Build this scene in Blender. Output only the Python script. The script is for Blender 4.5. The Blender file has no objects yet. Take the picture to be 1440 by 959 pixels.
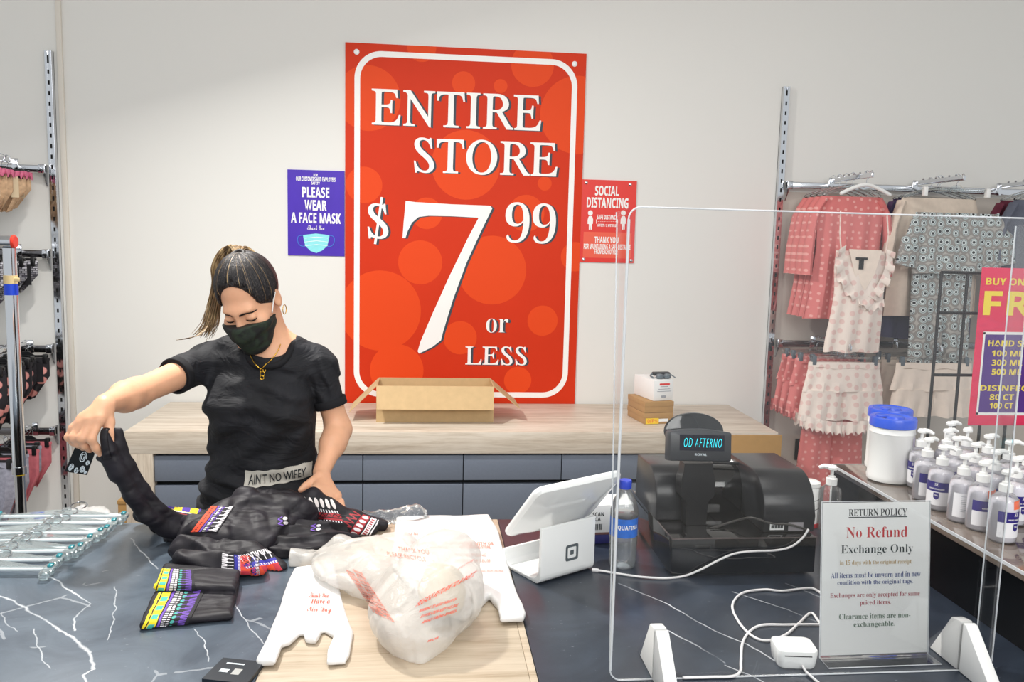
import bpy, bmesh, math, random
import numpy as np
from mathutils import Vector, Matrix, Euler
from mathutils.bvhtree import BVHTree
SC = bpy.context.scene
COL = SC.collection
PI = math.pi
def R(d): return math.radians(d)
# ------------------------------------------------------------------ camera
FPX, PITCH, YAW, ROLL, EYE = 1188.0, .1205, .1037, .025, 1.70
_cy, _sy, _cp, _sp = math.cos(YAW), math.sin(YAW), math.cos(PITCH), math.sin(PITCH)
CF = Vector((_sy*_cp, _cy*_cp, -_sp)); CR = Vector((_cy, -_sy, 0)); CU = CR.cross(CF)
_c, _s = math.cos(ROLL), math.sin(ROLL)
CR, CU = _c*CR + _s*CU, -_s*CR + _c*CU
cam = bpy.data.cameras.new('camera'); cam.sensor_width = 36; cam.lens = FPX/1440*36
cam.clip_start = .05
co = bpy.data.objects.new('camera', cam); COL.objects.link(co)
co.matrix_world = Matrix(((CR.x, CU.x, -CF.x, 0), (CR.y, CU.y, -CF.y, 0), (CR.z, CU.z, -CF.z, EYE), (0, 0, 0, 1)))
SC.camera = co
def ray(u, v): return CF + (u-720)/FPX*CR - (v-479.5)/FPX*CU
def at_z(u, v, z):                       # the point at height z that stands at pixel (u, v)
    d = ray(u, v); return d*((z-EYE)/d.z) + Vector((0, 0, EYE))
def at_y(u, v, y):                       # the point at depth y
    d = ray(u, v); return d*(y/d.y) + Vector((0, 0, EYE))
# ------------------------------------------------------------------ light
SC.view_settings.view_transform = 'Standard'; SC.view_settings.look = 'None'
SC.view_settings.gamma = 1; SC.view_settings.use_curve_mapping = False
SC.view_settings.exposure = 0.0
w = bpy.data.worlds.new('world'); SC.world = w; w.use_nodes = True
w.node_tree.nodes['Background'].inputs[0].default_value = (.93, .97, 1, 1)
w.node_tree.nodes['Background'].inputs[1].default_value = .74
def area(name, loc, target, size, power, color=(1, 1, 1), sy=None):
    l = bpy.data.lights.new(name, 'AREA'); l.energy = power; l.color = color; l.size = size
    if sy: l.shape = 'RECTANGLE'; l.size_y = sy
    o = bpy.data.objects.new(name, l); COL.objects.link(o); o.location = loc
    o.rotation_euler = (Vector(target)-Vector(loc)).to_track_quat('-Z', 'Y').to_euler(); return o
area('ceiling_spot', (-1.0, 2.85, 3.1), (-.35, 1.95, .95), .16, 80, (1, .97, .92))
area('ceiling_panel_light', (.1, 1.5, 3.3), (.1, 1.9, 0), 2.2, 26, (1, .985, .96), 1.4)
area('store_panel_light', (1.0, -1.6, 2.9), (.2, 3.4, 1.2), 2.6, 80, (1, .985, .96), 1.6)
# ------------------------------------------------------------------ colour and materials
def lin(c): return c/12.92 if c <= .04045 else ((c+.055)/1.055)**2.4
def C(r, g, b, a=1): return (lin(r/255), lin(g/255), lin(b/255), a)
MATS = {}
class NT:
    def __init__(s, name):
        s.m = bpy.data.materials.new(name); s.m.use_nodes = True; s.t = s.m.node_tree
        s.b = s.t.nodes['Principled BSDF']
    def n(s, typ, **kw):
        nd = s.t.nodes.new(typ)
        for k, v in kw.items():
            if k.startswith('i_'): nd.inputs[k[2:].replace('_', ' ')].default_value = v
            else: setattr(nd, k, v)
        return nd
    def l(s, a, b): s.t.links.new(a, b)
    def coord(s, kind='Object', scale=(1, 1, 1), rot=(0, 0, 0), loc=(0, 0, 0)):
        tc = s.n('ShaderNodeTexCoord'); mp = s.n('ShaderNodeMapping')
        mp.inputs['Scale'].default_value = scale; mp.inputs['Rotation'].default_value = rot; mp.inputs['Location'].default_value = loc
        s.l(tc.outputs[kind], mp.inputs['Vector']); return mp.outputs['Vector']
    def noise(s, vec, scale, detail=4, rough=.55, dist=0):
        nd = s.n('ShaderNodeTexNoise'); nd.inputs['Scale'].default_value = scale; nd.inputs['Detail'].default_value = detail
        nd.inputs['Roughness'].default_value = rough; nd.inputs['Distortion'].default_value = dist
        s.l(vec, nd.inputs['Vector']); return nd.outputs['Fac']
    def ramp(s, fac, stops, const=False):
        nd = s.n('ShaderNodeValToRGB'); cr = nd.color_ramp
        if const: cr.interpolation = 'CONSTANT'
        while len(cr.elements) < len(stops): cr.elements.new(.5)
        for e, (p, c) in zip(cr.elements, stops): e.position = p; e.color = c
        s.l(fac, nd.inputs['Fac']); return nd.outputs['Color']
    def math(s, op, a, b=None, c=None):
        nd = s.n('ShaderNodeMath', operation=op)
        for i, x in enumerate((a, b, c)):
            if x is None: continue
            if isinstance(x, (int, float)): nd.inputs[i].default_value = x
            else: s.l(x, nd.inputs[i])
        return nd.outputs[0]
    def mix(s, fac, a, b):
        nd = s.n('ShaderNodeMix', data_type='RGBA')
        for i, x in ((0, fac), (6, a), (7, b)):
            if isinstance(x, (int, float, tuple)): nd.inputs[i].default_value = x
            else: s.l(x, nd.inputs[i])
        return nd.outputs[2]
    def sep(s, vec):
        nd = s.n('ShaderNodeSeparateXYZ'); s.l(vec, nd.inputs[0]); return nd.outputs
    def bump(s, h, strength=.2, dist=.01):
        nd = s.n('ShaderNodeBump'); nd.inputs['Strength'].default_value = strength; nd.inputs['Distance'].default_value = dist
        s.l(h, nd.inputs['Height']); s.l(nd.outputs['Normal'], s.b.inputs['Normal'])
    def col(s, c): s.l(c, s.b.inputs['Base Color'])
def pbr(name, col, rough=.5, metal=0, spec=.5, trans=0, ior=1.45, alpha=1, emit=None, es=1, coat=0, sheen=0, sss=0, nscale=0, namt=.08, bump=0, bscale=60, tmin=None):
    t = NT(name); b = t.b
    b.inputs['Base Color'].default_value = col; b.inputs['Roughness'].default_value = rough
    b.inputs['Metallic'].default_value = metal; b.inputs['Specular IOR Level'].default_value = spec
    b.inputs['Transmission Weight'].default_value = trans; b.inputs['IOR'].default_value = ior
    b.inputs['Alpha'].default_value = alpha; b.inputs['Coat Weight'].default_value = coat
    b.inputs['Sheen Weight'].default_value = sheen
    if sss: b.inputs['Subsurface Weight'].default_value = sss; b.inputs['Subsurface Radius'].default_value = (.01, .004, .002)
    if emit: b.inputs['Emission Color'].default_value = emit; b.inputs['Emission Strength'].default_value = es
    if nscale:
        f = t.noise(t.coord(), nscale)
        t.col(t.ramp(f, [(.3, tuple(x*(1-namt) for x in col[:3])+(1,)), (.7, tuple(min(1, x*(1+namt)) for x in col[:3])+(1,))]))
    if bump: t.bump(t.noise(t.coord(), bscale, 3), bump, .004)
    MATS[name] = t.m; return t.m
# ------------------------------------------------------------------ mesh builder
FONTS = {'serif': 0x1D400, 'serif_italic': 0x1D468, 'script': 0x1D4D0, 'sans': 0x1D5D4, 'plain': None, 'roman': 0x1D434}
DIG = {'serif': 0x1D7CE, 'sans': 0x1D7EC}
def fancy(s, f):
    b = FONTS[f]
    if b is None: return s
    r = ''
    for ch in s:
        if 'A' <= ch <= 'Z': r += chr(b+ord(ch)-65)
        elif 'a' <= ch <= 'z': r += chr(b+26+ord(ch)-97)
        elif '0' <= ch <= '9' and f in DIG: r += chr(DIG[f]+ord(ch)-48)
        else: r += ch
    return r
def text_geo(body, font='plain', off=0, ext=0, res=4, space=1):
    cu = bpy.data.curves.new('lettering_curve', 'FONT'); cu.body = fancy(body, font); cu.offset = off; cu.extrude = ext
    cu.resolution_u = res; cu.space_character = space; cu.fill_mode = 'BOTH' if ext else 'FRONT'
    o = bpy.data.objects.new('lettering_curve', cu); COL.objects.link(o)
    dg = bpy.context.evaluated_depsgraph_get(); dg.update()
    me = bpy.data.meshes.new_from_object(o.evaluated_get(dg))
    k_ = .26 if font == 'roman' else 0          # the roman capitals are the slanted ones set upright
    vs = [Vector((v.co.x-k_*v.co.y, v.co.y, 0)) for v in me.vertices]; fs = [tuple(p.vertices) for p in me.polygons]
    bpy.data.objects.remove(o); bpy.data.curves.remove(cu); bpy.data.meshes.remove(me)
    return vs, fs
class MB:
    def __init__(s): s.v = []; s.f = []; s.m = []; s.M = Matrix()
    def add(s, vs, fs, mat=0):
        n = len(s.v); s.v += [s.M @ Vector(v) for v in vs]
        s.f += [tuple(i+n for i in f) for f in fs]; s.m += [mat]*len(fs); return s
    def box(s, c, d, bev=0, rot=None, mat=0, seg=2):
        bm = bmesh.new(); bmesh.ops.create_cube(bm, size=1)
        for v in bm.verts: v.co = Vector((v.co.x*d[0], v.co.y*d[1], v.co.z*d[2]))
        if bev: bmesh.ops.bevel(bm, geom=bm.edges[:], offset=min(bev, min(d)*.45), segments=seg, affect='EDGES', profile=.5)
        bm.verts.index_update()
        r = rot.to_matrix() if rot is not None and hasattr(rot, 'to_matrix') else (rot or Matrix.Identity(3))
        s.add([r @ v.co + Vector(c) for v in bm.verts], [tuple(v.index for v in f.verts) for f in bm.faces], mat); bm.free(); return s
    def span(s, a, b, bev=0, mat=0):
        a, b = Vector(a), Vector(b); return s.box((a+b)/2, [abs(x) for x in (b-a)], bev, mat=mat)
    def tube(s, pts, r, seg=8, mat=0, closed=False, flat=1, up=None):
        pts = [Vector(p) for p in pts]; n = len(pts); vs = []; fs = []
        rr = r if isinstance(r, (list, tuple)) else [r]*n
        prev = None
        for i, p in enumerate(pts):
            if closed: t = pts[(i+1) % n]-pts[i-1]
            else: t = pts[min(i+1, n-1)]-pts[max(i-1, 0)]
            t = t.normalized() if t.length > 1e-9 else Vector((0, 0, 1))
            if prev is None:
                a = Vector(up) if up else (Vector((0, 0, 1)) if abs(t.z) < .9 else Vector((1, 0, 0)))
            else: a = prev
            nx = (a - t*a.dot(t)).normalized(); ny = t.cross(nx); prev = nx
            for k in range(seg):
                an = 2*PI*k/seg; vs.append(p + nx*math.cos(an)*rr[i]*flat + ny*math.sin(an)*rr[i])
        m = n if closed else n-1
        for i in range(m):
            j = (i+1) % n
            for k in range(seg): fs.append((i*seg+k, i*seg+(k+1) % seg, j*seg+(k+1) % seg, j*seg+k))
        if not closed: fs += [tuple(range(seg))[::-1], tuple((n-1)*seg+k for k in range(seg))]
        return s.add(vs, fs, mat)
    def lathe(s, prof, seg=32, c=(0, 0, 0), mat=0, cap=True, sx=1, sy=1):
        vs = []; fs = []; n = len(prof)
        for r, z in prof:
            for k in range(seg): an = 2*PI*k/seg; vs.append((c[0]+r*sx*math.cos(an), c[1]+r*sy*math.sin(an), c[2]+z))
        for i in range(n-1):
            for k in range(seg): fs.append((i*seg+k, i*seg+(k+1) % seg, (i+1)*seg+(k+1) % seg, (i+1)*seg+k))
        if cap: fs += [tuple(range(seg))[::-1], tuple((n-1)*seg+k for k in range(seg))]
        return s.add(vs, fs, mat)
    def prism(s, poly, y0, y1, mat=0, axis='y', bev=0):
        # poly in (x, z) for axis y, (x, y) for axis z, (y, z) for axis x
        mp = {'y': lambda a, b, d: (a, d, b), 'z': lambda a, b, d: (a, b, d), 'x': lambda a, b, d: (d, a, b)}[axis]
        bm = bmesh.new(); n = len(poly)
        A = [bm.verts.new(mp(a, b, y0)) for a, b in poly]; B = [bm.verts.new(mp(a, b, y1)) for a, b in poly]
        bm.faces.new(A); bm.faces.new(B[::-1])
        for i in range(n): bm.faces.new((A[i], B[i], B[(i+1) % n], A[(i+1) % n]))
        bmesh.ops.recalc_face_normals(bm, faces=bm.faces)
        if bev: bmesh.ops.bevel(bm, geom=bm.edges[:], offset=bev, segments=2, affect='EDGES', profile=.5)
        bm.verts.index_update()
        s.add([v.co for v in bm.verts], [tuple(v.index for v in f.verts) for f in bm.faces], mat); bm.free(); return s
    def grid(s, fn, nu, nv, mat=0, wrap=False):
        vs = [fn(i/(nu-(0 if wrap else 1)), j/(nv-1)) for j in range(nv) for i in range(nu)]
        fs = [(j*nu+i, j*nu+(i+1) % nu, (j+1)*nu+(i+1) % nu, (j+1)*nu+i) for j in range(nv-1) for i in range(nu if wrap else nu-1)]
        return s.add(vs, fs, mat)
    def loft(s, rings, mat=0, cap=True):
        n = len(rings[0]); vs = [p for r in rings for p in r]; fs = []
        for i in range(len(rings)-1):
            for k in range(n): fs.append((i*n+k, i*n+(k+1) % n, (i+1)*n+(k+1) % n, (i+1)*n+k))
        if cap: fs += [tuple(range(n))[::-1], tuple((len(rings)-1)*n+k for k in range(n))]
        return s.add(vs, fs, mat)
    def text(s, body, x0, z0, x1, z1, y=0, font='plain', off=0, ext=.0004, mat=0, fn=None, space=1, res=4, keep=False, shear=0):
        # lettering whose ink fills the rectangle x0..x1, z0..z1 of the plane y, facing -y; fn bends it
        vs, fs = text_geo(body, font, off, 0, res, space)
        if not vs: return s
        ax = min(v.x for v in vs); bx = max(v.x for v in vs); az = min(v.y for v in vs); bz = max(v.y for v in vs)
        sx = (x1-x0)/(bx-ax); sz = (z1-z0)/(bz-az)
        out = []
        for v in vs:
            zz = (v.y-az)*sz; p = Vector((x0+(v.x-ax)*sx + shear*zz, y, z0+zz)); out.append(Vector(fn(p)) if fn else p)
        s.add(out, fs, mat)
        return s
def sharp(me, ang):
    for p in me.polygons: p.use_smooth = True
    if ang < 180: me.set_sharp_from_angle(angle=R(ang))
def obj(name, mb, mats, parent=None, smooth=35):
    me = bpy.data.meshes.new(name); me.from_pydata([tuple(v) for v in mb.v], [], mb.f); me.update()
    if not isinstance(mats, (list, tuple)): mats = [mats]
    for m in mats: me.materials.append(m)
    if len(mats) > 1: me.polygons.foreach_set('material_index', mb.m)
    if smooth: sharp(me, smooth)
    o = bpy.data.objects.new(name, me); COL.objects.link(o)
    if parent is not None: o.parent = parent
    return o
def tag(o, label, cat, group=None):
    o['label'] = label; o['category'] = cat
    if group: o['group'] = group
    return o
def thing(name, label, cat, loc=(0, 0, 0), rz=0, group=None):
    o = bpy.data.objects.new(name, None); COL.objects.link(o); o.empty_display_size = .05
    o.location = loc; o.rotation_euler = (0, 0, rz); return tag(o, label, cat, group)
def struct(name, mb, mats, parent=None, smooth=35):
    o = obj(name, mb, mats, parent, smooth)
    if parent is None: o['kind'] = 'structure'
    return o
def dup(root, loc=None, rz=None, label=None, group=None):
    def cp(o, par):
        c = o.copy(); COL.objects.link(c); c.parent = par
        for ch in o.children: cp(ch, c)
        return c
    r = cp(root, None)
    if loc is not None: r.location = loc
    if rz is not None: r.rotation_euler = (0, 0, rz)
    if label: r['label'] = label
    if group: r['group'] = group
    return r
def cr(pts, n=8):                        # Catmull-Rom through points
    P = [Vector(p) for p in pts]; out = []
    for i in range(len(P)-1):
        a, b, c, d = P[max(i-1, 0)], P[i], P[i+1], P[min(i+2, len(P)-1)]
        for k in range(n):
            t = k/n; out.append(.5*((2*b)+(c-a)*t+(2*a-5*b+4*c-d)*t*t+(3*b-a-3*c+d)*t**3))
    out.append(P[-1]); return out
def arc(cx, cz, r, a0, a1, n=8): return [(cx+r*math.cos(R(a0+(a1-a0)*i/n)), cz+r*math.sin(R(a0+(a1-a0)*i/n))) for i in range(n+1)]
def rrect(x0, z0, x1, z1, r, n=6):
    return arc(x1-r, z0+r, r, -90, 0, n)+arc(x1-r, z1-r, r, 0, 90, n)+arc(x0+r, z1-r, r, 90, 180, n)+arc(x0+r, z0+r, r, 180, 270, n)
# ------------------------------------------------------------------ implicit surfaces (bodies and cloth)
def vnoise(P, scale, seed=0):
    q = P*scale; i = np.floor(q).astype(np.int64); f = q-i; f = f*f*(3-2*f)
    def h(a, b, c):
        n = (a*374761393+b*668265263+c*2147483647+seed*974711) & 0xffffffff
        n = ((n ^ (n >> 13))*1274126177) & 0xffffffff
        n = ((n ^ (n >> 16))*2246822519) & 0xffffffff
        return ((n ^ (n >> 15)) & 0xffff)/65535.
    x, y, z = i[..., 0], i[..., 1], i[..., 2]; u, v, ww = f[..., 0], f[..., 1], f[..., 2]
    r = 0
    for dx in (0, 1):
        for dy in (0, 1):
            for dz in (0, 1):
                r = r + h(x+dx, y+dy, z+dz)*(u if dx else 1-u)*(v if dy else 1-v)*(ww if dz else 1-ww)
    return r*2-1
class SDF:
    def __init__(s, lo, hi, h):
        s.lo = np.array(lo, float); s.h = h; s.n = np.ceil((np.array(hi)-s.lo)/h).astype(int)+1
        s.d = np.full(tuple(s.n), .2, np.float32)
    def sub(s, a, b):
        i0 = np.maximum(np.floor((a-s.lo)/s.h).astype(int), 0); i1 = np.minimum(np.ceil((b-s.lo)/s.h).astype(int)+1, s.n)
        if (i1 <= i0).any(): return None, None
        sl = tuple(slice(a_, b_) for a_, b_ in zip(i0, i1))
        ax = [s.lo[k]+s.h*np.arange(i0[k], i1[k]) for k in range(3)]
        return sl, np.stack(np.meshgrid(*ax, indexing='ij'), -1)
    def op(s, sl, e, k, mode):
        d = s.d[sl]
        if mode == 'add':
            hh = np.maximum(k-np.abs(d-e), 0)/k if k else 0; s.d[sl] = np.minimum(d, e)-hh*hh*k/4
        elif mode == 'cut':
            hh = np.maximum(k-np.abs(d+e), 0)/k if k else 0; s.d[sl] = np.maximum(d, -e)+hh*hh*k/4
        return s
    def cap(s, a, b, r0, r1=None, k=.02, mode='add', sq=(1, 1, 1)):
        a, b = np.array(a, float), np.array(b, float); r1 = r0 if r1 is None else r1; m = max(r0, r1)*max(1/np.array(sq))+k+.012
        sl, P = s.sub(np.minimum(a, b)-m, np.maximum(a, b)+m)
        if sl is None: return s
        q = np.array(sq); ab = (b-a)*q; pa = (P-a)*q; t = np.clip((pa@ab)/max(ab@ab, 1e-12), 0, 1)
        e = (np.linalg.norm(pa-t[..., None]*ab, axis=-1)-(r0+(r1-r0)*t))/q.max(); return s.op(sl, e, k, mode)
    def ell(s, c, r, rot=None, k=.02, mode='add'):
        c = np.array(c, float); r = np.array(r, float); m = r.max()+k+.012
        sl, P = s.sub(c-m, c+m)
        if sl is None: return s
        p = P-c
        if rot is not None: p = p@np.array(rot)        # columns = local axes
        k0 = np.linalg.norm(p/r, axis=-1); k1 = np.linalg.norm(p/(r*r), axis=-1)+1e-9
        return s.op(sl, k0*(k0-1)/k1, k, mode)
    def box(s, c, b, rot=None, rad=.004, k=.01, mode='add'):
        c = np.array(c, float); b = np.array(b, float); m = np.linalg.norm(b)+k+.012
        sl, P = s.sub(c-m, c+m)
        if sl is None: return s
        p = P-c
        if rot is not None: p = p@np.array(rot)
        q = np.abs(p)-(b-rad); e = np.linalg.norm(np.maximum(q, 0), axis=-1)+np.minimum(q.max(-1), 0)-rad
        return s.op(sl, e, k, mode)
    def plane(s, p, n, k=.002, lo=None, hi=None):      # keep the side n points away from
        n = np.array(n, float); n /= np.linalg.norm(n)
        sl, P = s.sub(np.array(lo) if lo is not None else s.lo, np.array(hi) if hi is not None else s.lo+s.h*s.n)
        return s.op(sl, -((P-np.array(p))@n), k, 'cut')
    def warp(s, fn, band=.04):
        msk = np.abs(s.d) < band; idx = np.argwhere(msk); P = s.lo+s.h*idx; s.d[msk] += fn(P).astype(np.float32); return s
    def mesh(s, smooth=0):
        d = np.pad(s.d, 1, constant_values=.2); lo = s.lo-s.h; ins = d < 0; n = d.shape
        code = np.zeros(tuple(x-1 for x in n), np.int8)
        for dx in (0, 1):
            for dy in (0, 1):
                for dz in (0, 1): code += ins[dx:n[0]-1+dx, dy:n[1]-1+dy, dz:n[2]-1+dz]
        cells = np.argwhere((code > 0) & (code < 8)); idm = np.full(code.shape, -1, np.int64)
        idm[tuple(cells.T)] = np.arange(len(cells)); acc = np.zeros((len(cells), 3)); cnt = np.zeros(len(cells))
        cor = [(x, y, z) for x in (0, 1) for y in (0, 1) for z in (0, 1)]
        val = {c: d[cells[:, 0]+c[0], cells[:, 1]+c[1], cells[:, 2]+c[2]] for c in cor}
        for a in cor:
            for ax in range(3):
                if a[ax]: continue
                b = list(a); b[ax] = 1; b = tuple(b); va, vb = val[a], val[b]; m = (va < 0) != (vb < 0)
                t = np.where(m, va/np.where(m, va-vb, 1), 0); p = np.tile(np.array(a, float), (len(cells), 1)); p[:, ax] += t
                acc[m] += p[m]; cnt[m] += 1
        V = lo+s.h*(cells+acc/cnt[:, None]); F = []
        for ax in range(3):
            o1, o2 = (ax+1) % 3, (ax+2) % 3
            sl0 = [slice(1, n[k]-1) for k in range(3)]; sl1 = list(sl0); sl0[ax] = slice(0, n[ax]-1); sl1[ax] = slice(1, n[ax])
            A, B = ins[tuple(sl0)], ins[tuple(sl1)]
            off = np.array([1, 1, 1]); off[ax] = 0
            for flip, E in ((False, np.argwhere(A & ~B)), (True, np.argwhere(~A & B))):
                E = E+off; e1 = np.zeros(3, int); e1[o1] = 1; e2 = np.zeros(3, int); e2[o2] = 1
                q = [idm[tuple((E-x).T)] for x in (e1+e2, e2, 0*e1, e1)]
                Q = np.stack(q, 1); F.append(Q[:, ::-1] if flip else Q)
        F = np.concatenate(F)
        for _ in range(smooth):
            S = np.zeros_like(V); c = np.zeros(len(V))
            for i in range(4):
                np.add.at(S, F[:, i], V[F[:, (i+1) % 4]]); np.add.at(c, F[:, i], 1)
                np.add.at(S, F[:, (i+1) % 4], V[F[:, i]]); np.add.at(c, F[:, (i+1) % 4], 1)
            V = V*.5+.5*S/c[:, None]
        return V, F
    def mb(s, smooth=1):
        m = MB(); V, F = s.mesh(smooth); m.v = [Vector(v) for v in V]; m.f = [tuple(int(i) for i in q) for q in F]; m.m = [0]*len(m.f); return m
def bvh_of(mb): return BVHTree.FromPolygons(mb.v, mb.f)
def stick(mb, bvh, d, off=.002, back=.5):  # lays a flat pattern onto a surface along the direction d
    d = Vector(d).normalized()
    for i, p in enumerate(mb.v):
        h = bvh.ray_cast(p-d*back, d, 2)
        if h[0] is not None: mb.v[i] = h[0]-d*off
    return mb
# ------------------------------------------------------------------ materials of the place
WALL_Y, ZC, BZ = 4.415, .95, .829
pbr('wall_paint', C(229, 228, 224), .75, spec=.2, bump=.03, bscale=14)
pbr('wall_paint_bay_shaded', C(203, 195, 186), .7, spec=.2, bump=.03, bscale=14)  # bay beige, with the shade behind the hung clothes mixed into it
pbr('trim_paint', C(222, 216, 206), .55)
pbr('ceiling_paint', C(232, 232, 230), .8)
pbr('chrome', C(214, 216, 220), .1, 1)
pbr('dark_chrome', C(120, 118, 120), .16, 1)
pbr('slot_black', C(22, 22, 22), .6)
pbr('white_plastic', C(238, 238, 236), .32)
pbr('white_gloss', C(240, 242, 241), .14, coat=.4)
pbr('black_plastic', C(26, 26, 28), .35)
pbr('black_gloss', C(9, 9, 11), .06, coat=.6)
pbr('black_soft', C(34, 35, 38), .28)
pbr('paper_white', C(240, 241, 240), .7)
pbr('ink_black', C(34, 38, 44), .7)
pbr('ink_white', C(247, 246, 243), .6)
pbr('ink_red', C(190, 40, 48), .7)
pbr('gold', C(226, 180, 70), .2, 1)
def glassy(name, tint, rough, a, milk=0, mc=(1, 1, 1, 1)):          # clear plastic seen through: mostly transparent with a mirror sheen
    t = NT(name); out = t.t.nodes['Material Output']
    tr = t.n('ShaderNodeBsdfTransparent'); tr.inputs[0].default_value = tint
    gl = t.n('ShaderNodeBsdfGlossy'); gl.inputs['Roughness'].default_value = rough; gl.inputs['Color'].default_value = (1, 1, 1, 1)
    fr = t.n('ShaderNodeFresnel'); fr.inputs['IOR'].default_value = 1.45
    f = t.math('MULTIPLY_ADD', fr.outputs[0], a, .004)
    mx = t.n('ShaderNodeMixShader'); t.l(f, mx.inputs[0]); t.l(tr.outputs[0], mx.inputs[1]); t.l(gl.outputs[0], mx.inputs[2]); 
    sh = mx.outputs[0]
    if milk:
        df = t.n('ShaderNodeBsdfDiffuse'); df.inputs[0].default_value = mc; tl = t.n('ShaderNodeBsdfTranslucent'); tl.inputs[0].default_value = mc
        m1 = t.n('ShaderNodeMixShader'); m1.inputs[0].default_value = .5; t.l(df.outputs[0], m1.inputs[1]); t.l(tl.outputs[0], m1.inputs[2])
        m2 = t.n('ShaderNodeMixShader'); m2.inputs[0].default_value = milk; t.l(sh, m2.inputs[1]); t.l(m1.outputs[0], m2.inputs[2]); sh = m2.outputs[0]
    t.l(sh, out.inputs['Surface'])
    MATS[name] = t.m; return t.m
glassy('acrylic', (.992, .995, .995, 1), .02, .8)
glassy('acrylic_wing', (.96, .97, .975, 1), .05, .1)
glassy('water', (.95, .98, 1, 1), .03, 1.6, .14)  # white scatter stands in for bright light refracted through the water
glassy('clear_plastic', (.97, .985, .99, 1), .06, 1.3, .06)
glassy('clear_gel', (.975, .975, .99, 1), .05, 1.1, .12)
pbr('acrylic_edge', C(226, 230, 234), .2, spec=.6, alpha=.75)
def m_wood(name, cols, scale, rot=(0, 0, 0), rough=.45):
    t = NT(name); v = t.coord('Object', scale, rot)
    n1 = t.noise(v, 3, 6, .62, .6); n2 = t.noise(t.coord('Object', tuple(x*4 for x in scale), rot), 5, 5, .6)
    f = t.math('ADD', t.math('MULTIPLY', n1, .7), t.math('MULTIPLY', n2, .3))
    t.col(t.ramp(f, [(.3, cols[0]), (.45, cols[1]), (.55, cols[2]), (.72, cols[3])])); t.b.inputs['Roughness'].default_value = rough
    t.bump(f, .05, .003); MATS[name] = t.m
OAK = [C(168, 150, 132), C(200, 186, 168), C(216, 204, 188), C(228, 219, 206)]
m_wood('oak', OAK, (.7, 9, 14)); m_wood('oak_upright', OAK, (9, 9, .7))
m_wood('oak_inlay', [C(158, 140, 116), C(184, 168, 146), C(194, 179, 158), C(204, 191, 172)], (.8, 14, 9), rough=.35)
# floor tiles
t = NT('floor_tile'); v = t.coord()
br = t.n('ShaderNodeTexBrick'); br.offset = 0; br.inputs['Scale'].default_value = 1; br.inputs['Brick Width'].default_value = .6; br.inputs['Row Height'].default_value = .6
br.inputs['Mortar Size'].default_value = .004; br.inputs['Color1'].default_value = C(176, 170, 162); br.inputs['Color2'].default_value = C(170, 165, 158); br.inputs['Mortar'].default_value = C(120, 116, 110)
t.l(v, br.inputs['Vector']); t.col(br.outputs[0]); t.b.inputs['Roughness'].default_value = .25; MATS['floor_tile'] = t.m
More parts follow.
